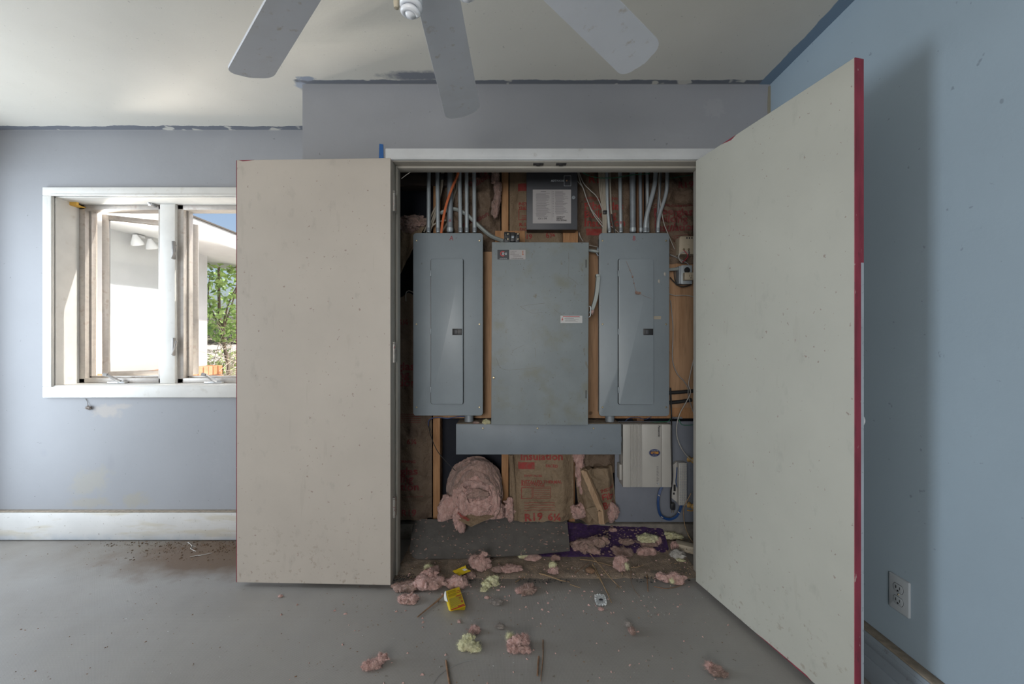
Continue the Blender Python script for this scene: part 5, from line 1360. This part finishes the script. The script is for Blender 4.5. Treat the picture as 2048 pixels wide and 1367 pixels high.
# ------------------------------------------------------------------ fluff, litter and rubbish on the floor
def puff(px, py, wp, hp, m, seed, label, name=None, z=0.0, fib=160, extra=(), sub=4, amp=.55, rot=0.0, freq=2.4, cat='insulation'):
    "tuft resting on the floor (or at height z) seen about that pixel, wp x hp pixels across"
    q = FP(px, py + hp * .18, z); k = q.y / F
    rx = wp * k * .46; rz = max(hp * k * .40, .006); ry = min(max(rx * .7, rz), rx * 1.3)
    nm = name or ('yellow_insulation_tuft' if m is m_yel else 'pink_insulation_tuft')
    ex = [((dx * k, dy * k, dz * k), (w2 * k * .46, w2 * k * .36, h2 * k * .42), m2, s2) for (dx, dy, dz, w2, h2, m2, s2) in extra]
    return lump(nm, label, q + Vector((0, 0, rz * .55)), (rx, ry, rz), m, seed, z + .001, sub, fib, min(.022, .35 * rx + .006), amp, freq, rot, ex, cat=cat)

cf = .016
puff(858, 1165, 46, 30, m_pink, 101, 'large pink fluff pile by the left door foot', z=.004, extra=((-10, -8, 4, 34, 24, m_pink, 102), (14, -6, 2, 34, 22, m_pink, 103), (0, 12, 8, 30, 24, m_pink, 104)), fib=420)
puff(815, 1173, 42, 18, m_pinkd, 105, 'dusty flattened pink fluff nearest the left door hinge corner', extra=((-14, -4, 0, 26, 10, m_pinkd, 106), (14, 4, 2, 26, 14, m_pinkd, 107)), fib=260)
puff(914, 1166, 42, 28, m_pink, 108, 'round pink fluff clump behind the yellow carton', fib=320, amp=.4)
puff(961, 1129, 40, 28, m_pink, 109, 'peaked pink clump on the closet dirt in front of the grey mat', z=cf, extra=((-12, 8, 4, 26, 20, m_pink, 110), (4, 0, 12, 12, 30, m_pink, 111)), fib=320)
puff(858, 1138, 19, 17, m_yel, 112, 'small pale yellow tuft with pink side near the left jamb', z=cf, extra=((12, -4, 0, 20, 18, m_pink, 113),), fib=140)
puff(942, 1152, 18, 13, m_pinkd, 114, 'small dusty tuft between crushed carton and the yellow tuft', z=.004)
puff(985, 1163, 24, 22, m_yel, 115, 'two lobed yellow tuft on the threshold right of the cartons', extra=((-11, -10, -3, 18, 18, m_yel, 116), (-15, -22, -4, 12, 8, m_yel, 117)), fib=240)
puff(1018, 1138, 30, 13, m_pink, 118, 'thin scatter of pink fluff right of the peaked clump', z=cf, extra=((-22, 0, 0, 24, 8, m_pinkd, 119), (16, 2, 0, 18, 10, m_pink, 120)), fib=200)
puff(1046, 1110, 18, 17, m_yel, 121, 'yellow tuft with pink tail under the lifted mat edge', z=cf, extra=((19, -5, -3, 32, 12, m_pink, 122),), fib=160)
puff(1111, 1117, 16, 13, m_pink, 123, 'upper pink tuft standing on the dirt right of the mat', z=cf)
puff(1107, 1141, 20, 18, m_pink, 124, 'pink tuft with a yellow top on the dirt right of centre', z=cf, extra=((-1, 6, 8, 16, 12, m_yel, 125),), fib=140)
puff(816, 1199, 34, 16, m_pink, 126, 'pink tuft alone on the vinyl in front of the left door edge', extra=((-12, 4, 0, 16, 14, m_pink, 127), (12, 0, 2, 16, 14, m_pink, 128)))
puff(1053, 1180, 34, 14, m_pinkd, 129, 'flat straggly pink tuft on the vinyl right of the yellow tuft', extra=((-14, -2, 0, 18, 8, m_pink, 130), (4, 6, 3, 16, 12, m_pinkd, 131)), fib=260)
puff(994, 1204, 22, 10, m_lint, 132, 'brown grey lint clump below the yellow tuft', name='lint_clump', cat='lint', fib=180)
puff(1241, 1132, 26, 26, m_pink, 133, 'pink tuft before the front edge of the purple carpet', z=cf, extra=((2, 2, 12, 24, 14, m_pink, 134), (10, -6, 2, 10, 16, m_yel, 135)), fib=280)
puff(1350, 1157, 34, 22, m_pink, 136, 'long pink tuft at the right end of the threshold', z=.004, extra=((-22, 4, 0, 24, 16, m_pink, 137), (-8, -8, 0, 12, 12, m_yel, 138)), fib=260, rot=-.4)
puff(949, 1260, 19, 18, m_pink, 139, 'small pink curl above the pale yellow puff in the middle of the floor', extra=((-3, -12, -2, 5, 6, m_pink, 140),), fib=180)
puff(931, 1291, 30, 26, m_yel, 141, 'pale yellow puff alone on the middle of the floor', extra=((17, -2, -3, 30, 12, m_yel, 142), (4, 12, 4, 22, 16, m_yel, 143)), fib=240, amp=.35)
puff(1036, 1288, 34, 28, m_pink, 144, 'shredded pink tuft with a yellow corner on the open floor', extra=((-16, 14, 4, 14, 12, m_yel, 145), (12, 6, 4, 22, 16, m_pink, 146), (-10, -10, -2, 20, 14, m_pink, 147), (12, -12, -2, 18, 12, m_pink, 148)), fib=420, amp=.75)
puff(1000, 1253, 15, 9, m_lint, 149, 'tiny grey feathery clump above the shredded pink tuft', name='lint_clump', cat='lint', fib=140)
puff(747, 1328, 32, 18, m_pink, 150, 'long twisted pink tuft at the bottom left of the floor', extra=((13, 10, 4, 22, 12, m_pink, 151), (-10, -6, 0, 18, 16, m_pink, 152)), fib=220, amp=.35, rot=.6)
puff(1264, 1263, 11, 18, m_pinkd, 153, 'brownish pink scrap on the right of the open floor', extra=((-3, 14, 6, 14, 8, m_lint, 154),), fib=160)
puff(1432, 1343, 22, 20, m_pinkd, 155, 'brown pink shredded tuft at the bottom right of the floor', extra=((-10, 8, 6, 14, 14, m_pink, 156), (12, -4, -2, 16, 12, m_pinkd, 157)), fib=300, amp=.75)
puff(1202, 1218, 10, 8, m_pink, 158, 'tiny pink scrap below the foil lid', fib=60, sub=3)
puff(561, 1192, 8, 5, m_pink, 159, 'tiny pink scrap in front of the left door', fib=30, sub=3)
puff(974, 1195, 9, 5, m_pink, 160, 'tiny pink scrap left of the brown lint clump', fib=30, sub=3)
puff(918, 1243, 6, 6, m_pink, 161, 'tiny pink scrap under the yellow carton', fib=30, sub=3)
# on the carpet
def onmat(px, py, wp, hp, m, seed, label, dd, extra=(), fib=200):
    q = W(px, py, dd); k = dd / F; r = (wp * k * .46, wp * k * .3, hp * k * .42)
    ex = [((dx * k, dy * k, dz * k), (w2 * k * .46, w2 * k * .3, h2 * k * .42), m2, s2) for (dx, dy, dz, w2, h2, m2, s2) in extra]
    return lump('yellow_insulation_tuft' if m is m_yel else 'pink_insulation_tuft', label, q, r, m, seed, None, 4, fib, .018, .55, 2.4, 0, ex)
onmat(1172, 1090, 52, 22, m_pinkd, 171, 'broad dusty pink fluff spread on the purple carpet beside the mat', 2.285, ((26, 0, 8, 34, 16, m_pinkd, 172), (-18, 0, -8, 26, 14, m_pink, 173), (10, -4, -6, 34, 12, m_pink, 174)), 420)
onmat(1296, 1077, 38, 16, m_yel, 175, 'yellow fluff with a pink rim on the right of the purple carpet', 2.35, ((-2, -8, -6, 40, 8, m_pinkd, 176), (20, -4, -3, 14, 16, m_pink, 177)), 240)
onmat(1288, 1103, 24, 18, m_pink, 178, 'pair of pink tufts low on the right of the purple carpet', 2.255, ((16, 0, -1, 16, 16, m_pink, 179),), 220)
onmat(1248, 1104, 34, 14, m_pinkd, 180, 'dusty fluff on the front edge of the purple carpet', 2.245, ((-14, 0, 4, 18, 10, m_pinkd, 181),), 220)
onmat(1252, 1083, 26, 8, m_pinkd, 182, 'thin dusty wisp in the middle of the purple carpet', 2.325, (), 160)
onmat(1226, 1059, 12, 7, m_pink, 183, 'small pink scrap near the back of the purple carpet', 2.405, (), 60)
q = FP(1357, 1112, .02)
puff(1356, 1110, 26, 20, m_wire, 184, 'whitish fluff ball beside the carpet corner at the right jamb', name='white_fluff', z=cf, extra=((0, -12, -6, 16, 10, m_yel, 185),), fib=240)
puff(1341, 1072, 24, 16, m_yel, 186, 'yellow tuft in the litter behind the carpet corner', z=.03, extra=((14, 0, -3, 18, 10, m_yel, 187),), fib=200)
puff(1349, 1094, 12, 22, m_pink, 188, 'pink wisp in the litter between carpet corner and beige block', z=.02)

# beige power block, cartons, foil
q = FP(1374, 1102, .012)
o = E('power_block', tuple(q), 'beige plastic power block lying in the litter by the right jamb', 'power adapter')
M = Matrix.Translation(q) @ Matrix.Rotation(-.55, 4, 'Z')
b = MB(); b.box(-.062, .062, -.024, .030, .002, .040, .005, M=M); b.build('case', m_beige, o)
b = MB(); b.box(-.058, .058, -.0245, -.023, .019, .021, M=M); b.build('seam', m_phoned, o, 0)

o = E('yellow_carton', tuple(FP(908, 1200)), 'yellow printed carton with red bands lying on the floor', 'carton')
T = [FP(892, 1181, .040), FP(918.5, 1172.5, .026), FP(931.5, 1211.5, .020), FP(901.5, 1222, .034)]
Bm = [FP(889, 1190, .002), T[1] + Vector((-.004, -.004, -.024)), T[2] + Vector((-.004, .0, -.018)), FP(897.5, 1220, .001)]
def hexa(T, B_, name, ms, par):
    b = bmesh.new(); t = [b.verts.new(p) for p in T]; q = [b.verts.new(p) for p in B_]
    b.faces.new(t); b.faces.new(q[::-1])
    for i in range(4): b.faces.new((t[i], q[i], q[(i + 1) % 4], t[(i + 1) % 4]))
    bmesh.ops.recalc_face_normals(b, faces=b.faces[:]); bmesh.ops.bevel(b, geom=b.edges[:], offset=.0012, segments=2, affect='EDGES')
    mb = MB(); mb.merge(b); return mb.build(name, ms, par)
hexa(T, Bm, 'box', m_carton, o)
def onT(u, v, h=.0012):
    n = (T[3] - T[0]).cross(T[1] - T[0]).normalized()
    if n.z < 0: n = -n
    return T[0].lerp(T[1], u).lerp(T[3].lerp(T[2], u), v) + n * h
def bars(name, items, m):
    b = MB()
    for (u0, u1, v0, v1) in items: b.sheet(lambda u, v: onT(u0 + (u1 - u0) * u, v0 + (v1 - v0) * v), 1, 1, (0, 0, -.0008))
    b.build(name, m, o, 0)
bars('red_band', [(.04, .96, .93, .965), (.55, .95, .40, .43), (.72, .95, .52, .535), (.70, .95, .58, .60), (.72, .95, .17, .19), (.68, .95, .25, .27), (.80, .92, .70, .76), (.5, .95, .88, .91)], m_red)
bars('printed_lines', [(.06, .9, .455 + k * .043, .468 + k * .043) for k in range(9)] + [(.06, .6, .86, .875)], mat('olive_print', (.30, .28, .06), .6))
bars('printed_panel', [(.05, .66, .08, .13), (.05, .66, .16, .19), (.05, .64, .24, .36)], mat('ochre_print', (.42, .29, .01), .6))
b = MB(); p0, p1, p2, p3 = FP(889.5, 1182, .037), FP(892, 1181, .0395), FP(896, 1203, .037), FP(889, 1200, .018)
b.sheet(lambda u, v: p0.lerp(p1, u).lerp(p3.lerp(p2, u), v) + Vector((-.003 * math.sin(v * PI), 0, .002 * mn.noise(Vector((u * 5, v * 7, 1))))), 4, 8, (.0012, 0, -.001)); plab(b.build('torn_flap', m_cardw, o), 'torn white inner flap')
o = E('crushed_carton', tuple(FP(923, 1142, .02)), 'crushed yellow carton scrap on the closet dirt by the pink clump', 'carton')
for (pts, m) in (([(905, 1141, .02), (927, 1132, .035), (942, 1141, .024), (921, 1150, .018)], m_carton), ([(921, 1150, .018), (906, 1142, .02), (912, 1147, .018), (920, 1151, .017)], m_carton), ([(924, 1136, .030), (931, 1129.5, .042), (933, 1138, .030), (928, 1140, .026)], m_carton), ([(924, 1138, .032), (930, 1136, .034), (935, 1139, .030), (928, 1141, .028)], m_cardw)):
    P4 = [FP(*p) for p in pts]
    b = MB(); b.sheet(lambda u, v: P4[0].lerp(P4[1], u).lerp(P4[3].lerp(P4[2], u), v) + Vector((0, 0, .004 * mn.noise(Vector((u * 4, v * 4, pts[0][0]))))), 6, 6, (0, .0008, -.0012)); b.build('cardboard_panel' if m is m_carton else 'torn_inside', m, o, 30)
q = FP(1201, 1203, .004)
o = E('foil_lid', tuple(q), 'crumpled silver foil cup lid on the floor right of the middle', 'foil lid')
def foil(u, v):
    a = u * 2 * PI; sq = 1 / max(abs(math.cos(a)), abs(math.sin(a))) ** .55
    r = .026 * v * sq; rid = .0015 * math.sin(a * 14) * (1 if v > .7 else 0) + .0015 * mn.noise(Vector((u * 9, v * 4, 3)))
    return Vector((q.x + r * math.cos(a), q.y + r * math.sin(a) * .95, q.z + .010 + r * math.sin(a) * .45 + rid))
b = MB(); b.sheet(foil, 56, 6, (0, .0003, -.0006)); b.build('disc', m_foil, o, 0)
b = MB(); b.blob(q + Vector((.001, -.003, .0125)), (.009, .006, .0012), 5, 2, .5); plab(b.build('print_blot', m_ink2, o), 'dark printed emblem')

# twigs and needles
def twig(pts, r, m, label, name='twig', cat='twig', z=None, taper=.6, side=()):
    P_ = [FP(p[0], p[1], (p[2] if len(p) > 2 else r * 1.1)) for p in pts]
    b = MB(); b.tube(P_, r, 6, 4, taper=taper)
    for sp in side: b.tube([FP(p[0], p[1], (p[2] if len(p) > 2 else r)) for p in sp], r * .6, 5, 3, taper=.4)
    return tag(b.build(name, m, org=tuple(P_[0])), label, cat)
twig([(887, 1189, .02), (872, 1203, .008), (852, 1219), (835, 1233)], .0042, m_stick, 'brown twig leaning against the left side of the yellow carton', side=([(877, 1199), (876, 1206)],))
twig([(1077.5, 1312), (1076, 1330), (1075, 1350)], .0036, m_stick, 'shorter of the two parallel brown twigs at the bottom centre', taper=.9)
twig([(1086, 1279), (1086, 1310), (1084, 1335), (1081, 1361)], .0024, m_stick, 'longer thin brown twig of the parallel pair at bottom centre')
twig([(892, 1320), (895, 1342), (899, 1367), (901, 1385)], .0038, m_stick, 'stout twig pointing to the bottom edge below the yellow puff', taper=1.1)
twig([(953, 1318), (930, 1322), (903, 1333), (880, 1348), (866, 1366)], .0010, m_greyw, 'thin grey curved stem crossing behind the stout twig', taper=.8)
twig([(1185, 1128, .02), (1195, 1145, .015), (1207, 1170, .01), (1223, 1204)], .0030, m_straw, 'stout straw stem ending at the foil lid', name='straw_stalk')
twig([(1188, 1140, .02), (1204, 1165, .01), (1219, 1190)], .0020, m_straw, 'straw stem just left of the stout one beside the foil lid', name='straw_stalk')
twig([(1180, 1107, .04), (1200, 1130, .03), (1222, 1156, .015), (1237, 1171)], .0022, m_straw, 'long straw crossing the carpet edge down to a brown tuft', name='straw_stalk', side=([(1237, 1171), (1243, 1176)], [(1235, 1170), (1231, 1177)], [(1236, 1171), (1238, 1180)]))
twig([(1078, 1146, .02), (1100, 1152, .018), (1122, 1160, .012), (1140, 1163)], .0028, m_straw, 'pale straw lying along the threshold right of the pink and yellow tuft', name='straw_stalk')
twig([(1031, 1163), (1045, 1155), (1058, 1150)], .0026, m_straw, 'short straw on the threshold above the straggly pink tuft', name='straw_stalk')
twig([(1160, 1118, .03), (1180, 1120, .025), (1205, 1126, .02), (1228, 1132, .02)], .0018, m_straw, 'straw lying along the front of the purple carpet', name='straw_stalk')
twig([(1262, 1141, .02), (1262, 1160, .01), (1268, 1178), (1279, 1191)], .0014, m_stick, 'thin curved brown stem right of the front pink tuft', name='straw_stalk')
twig([(1294, 1149, .012), (1295, 1165, .01), (1296, 1182)], .0032, m_stick, 'short upright brown twig on the threshold at the right')
twig([(1262, 1134, .02), (1275, 1133, .02), (1287, 1129, .025)], .0018, m_straw, 'short straw right of the front pink tuft', name='straw_stalk')
twig([(1308, 1172), (1330, 1176), (1352, 1173), (1370, 1166)], .0020, m_stick, 'bent brown stem under the long pink tuft at right', name='straw_stalk')
twig([(1150, 1145, .02), (1165, 1134, .02), (1178, 1124, .025)], .0022, m_stick, 'brown twig bent upward left of the stout straw', side=([(1165, 1134), (1172, 1140)],))
twig([(1140, 1168), (1152, 1172), (1161, 1175)], .0016, m_straw, 'short pale straw on the vinyl at the end of the threshold straw', name='straw_stalk')
twig([(1383, 985, 0), (1383, 985, 0)], .001, m_straw, 'x') if False else None
cable([(1382, 986, 2.39), (1372, 1005, 2.40), (1367, 1020, 2.41), (1369, 1046, 2.42), (1376, 1068, 2.40), (1387, 1086, 2.38)], .0022, m_straw, 'thin pale stalk leaning on the grey board beside the jamb', 'twig', name='straw_stalk')
b = MB(); b.blob(FP(1180, 1140, .022), (.022, .02, .012), 9, 3, .3, 2, .014); tag(b.build('dried_leaf', m_stick, org=tuple(FP(1180, 1140, .02))), 'curled brown dried leaf on the dirt in front of the carpet', 'leaf')

# crumbs nobody could count
def crumbs(name, label, cat, m, regions, seed, n, smin, smax, flat=.5):
    rr = random.Random(seed); V = []; Fc = []
    for _ in range(n):
        x0, x1, y0, y1, z = rr.choice(regions)
        px = rr.uniform(x0, x1); py = rr.uniform(y0, y1); c = FP(px, py, z); s_ = rr.uniform(smin, smax) * rr.choice((.5, .7, 1, 1))
        a = rr.uniform(0, 6.3); i = len(V); l = s_ * rr.uniform(.8, 2.2)
        ca, sa = math.cos(a), math.sin(a)
        for (dx, dy, dz) in ((-l, -s_, 0), (l, -s_ * .6, 0), (l * .8, s_, 0), (-l * .7, s_ * .7, 0), (-l * .3, 0, s_ * 2 * flat), (l * .4, s_ * .1, s_ * 1.6 * flat)):
            V.append((c.x + (dx * ca - dy * sa) * .5, c.y + (dx * sa + dy * ca) * .5, c.z + dz * .5 + .0004))
        Fc += [(i, i + 1, i + 5, i + 4), (i + 1, i + 2, i + 5), (i + 2, i + 3, i + 4, i + 5), (i + 3, i, i + 4), (i + 3, i + 2, i + 1, i)]
    me = bpy.data.meshes.new(name); me.from_pydata(V, [], Fc); me.materials.append(m)
    o = bpy.data.objects.new(name, me); COL.objects.link(o); o['_o'] = (0, 0, 0); ALL.append(o)
    return tag(o, label, cat, kind='stuff')
crumbs('pink_crumbs', 'pink insulation crumbs scattered over floor and threshold', 'crumbs', m_pink, [(800, 1380, 1118, 1160, .018), (800, 1380, 1130, 1168, .014), (800, 1010, 1165, 1200, 0), (1000, 1380, 1170, 1230, 0), (560, 1500, 1200, 1367, 0)], 3, 340, .003, .008, .8)
crumbs('dark_grit', 'dark grit and bark bits on the vinyl floor', 'grit', m_stick, [(480, 1500, 1180, 1367, 0), (0, 470, 1085, 1367, 0), (700, 1400, 1168, 1260, 0), (150, 470, 1082, 1130, 0)], 4, 420, .0015, .0045, .6)
crumbs('white_flakes', 'white paint flakes dotted over the floor', 'flakes', m_lblw, [(600, 1500, 1180, 1367, 0), (0, 470, 1120, 1367, 0), (1150, 1200, 1125, 1150, .018), (1260, 1420, 1190, 1230, 0)], 5, 90, .0015, .0045, .3)
crumbs('black_flakes', 'black ragged adhesive flakes along the threshold edge', 'flakes', m_black, [(786, 830, 1148, 1166, .012), (1030, 1140, 1157, 1165, .008), (1260, 1380, 1152, 1165, .010), (840, 1000, 1158, 1166, .006)], 6, 330, .003, .008, .4)
crumbs('dirt_litter', 'brown litter heaped in the right corner of the closet', 'litter', m_straw, [(1330, 1388, 1080, 1150, .022), (1345, 1388, 1060, 1100, .04), (1100, 1380, 1120, 1165, .016), (800, 1100, 1122, 1160, .016)], 8, 420, .002, .006, .5)
crumbs('bark_dirt', 'brown soil crumbs drifted against the left baseboard', 'soil', mat('soil', (.10, .065, .04), 1), [(250, 472, 1084, 1120, 0), (330, 472, 1082, 1105, 0), (200, 472, 1082, 1092, 0)], 9, 420, .002, .007, .7)
rr = random.Random(12); b = MB()
for _ in range(190):
    u, v = rr.random(), rr.random(); p = Vector(rubber(u, v)); s_ = rr.uniform(.0015, .0055)
    b.blob(p + Vector((0, -.001, .002)), (s_ * 1.6, s_, s_ * .5), rr.randrange(999), 1, .5, rot=rr.uniform(0, 3))
tag(b.build('mat_fluff', m_pinkd, smooth=0), 'pinkish fluff bits sprinkled over the grey mat', 'fluff', kind='stuff')
b = MB()
for _ in range(170):
    u, v = rr.uniform(.45, 1), rr.random(); p = Vector(carpet(u, v)); s_ = rr.uniform(.0015, .006)
    b.blob(p + Vector((0, -.002, .003)), (s_ * 1.6, s_, s_ * .5), rr.randrange(999), 1, .5, rot=rr.uniform(0, 3))
tag(b.build('carpet_fluff', m_pinkd, smooth=0), 'fluff and litter bits sprinkled over the purple carpet', 'fluff', kind='stuff')
b = MB(); b.sheet(lambda u, v: (lerp(-2.25, -1.18, u), lerp(2.20 - .07 * mn.noise(Vector((u * 4, 1, 0))), 2.437, v), .001 + max(0, .018 * v * math.sin(u * PI) ** .6 * (1 + .5 * mn.noise(Vector((u * 20, v * 6, 0)))))), 90, 20, (0, 0, -.0012)) if False else None
for (pts, lab) in (([(376, 1084), (384, 1091), (381, 1096), (392, 1102)], 'pale forked dry root at the baseboard left of the door'), ([(380, 1113), (395, 1110), (410, 1108), (424, 1105)], 'pale straight dry stalk on the soil left of the door')):
    twig(pts, .0022, m_wire, lab, name='dry_root', cat='root', side=([pts[1], (pts[1][0] + 8, pts[1][1] + 1)], [pts[2], (pts[2][0] + 10, pts[2][1] - 3)]))
q = W(177, 815, YW - .008); b = MB(); b.blob(q, (.014, .007, .010), 4, 3, .6, 3, fib=40, flen=.012); b.tube([q, W(174, 802, YW - .003), W(171, 797, YW - .002)], .0012, 5)
tag(b.build('dirt_clump', m_lint, org=tuple(q)), 'small dark web clump hanging below the window casing', 'cobweb')
cable([(803, 357, 2.10), (812, 350, 2.11), (826, 341, 2.12)], .0016, m_wire, 'dusty cobweb strand across the upper left corner of the closet opening', 'cobweb', name='cobweb_strand')
cable([(812, 602, 2.42), (812, 586, 2.42), (818, 581, 2.42), (828, 585, 2.41)], .0022, m_wire, 'curled pale fibre sticking out left of panel A', 'fibre', name='fibre_curl')

# ------------------------------------------------------------------ outlet on the right wall
y0, y1, z0, z1 = 1.314, 1.384, .289, .402
o = E('wall_outlet', (XR, (y0 + y1) / 2, (z0 + z1) / 2), 'white duplex outlet plate low on the blue wall behind the open door', 'outlet')
RM = Matrix(((0, 1, 0, XR), (-1, 0, 0, (y0 + y1) / 2), (0, 0, 1, (z0 + z1) / 2), (0, 0, 0, 1)))      # local -Y faces the room
b = MB(); b.prism(rrect(-.035, .035, -.0565, .0565, .004), -.0075, -.0005, .003, RM); b.build('cover_plate', m_plate, o)
for dz in (.020, -.020):
    pts = [(.017 * math.cos(t * PI / 16), dz + max(-.0125, min(.0125, .017 * math.sin(t * PI / 16)))) for t in range(32)]
    b = MB(); b.prism([(p[0] * 1.07, dz + (p[1] - dz) * 1.08) for p in pts], -.0078, -.0065, 0, RM); b.build('receptacle_gap', m_black, o, 0)
    b = MB(); b.prism(pts, -.0092, -.007, .0008, RM); rc = b.build('receptacle', m_plate, o)
    b = MB()
    for dx in (-.0065, .0065): b.box(dx - .0012, dx + .0012, -.0095, -.0090, dz - .002, dz + .007, M=RM)
    b.prism([(.003 * math.cos(t * PI / 6), dz - .0075 + .003 * math.sin(t * PI / 6)) for t in range(12)], -.0095, -.0090, 0, RM); b.build('slots', m_black, rc, 0)
b = MB(); b.lathe([(.0032, 0), (.0025, .0015), (.0003, .0018)], 10, RM @ Matrix.Translation((0, -.0075, 0)) @ Matrix.Rotation(PI / 2, 4, 'X')); b.build('screw', m_brass, o)

for a in ALL:
    if '_o' in a: del a['_o']
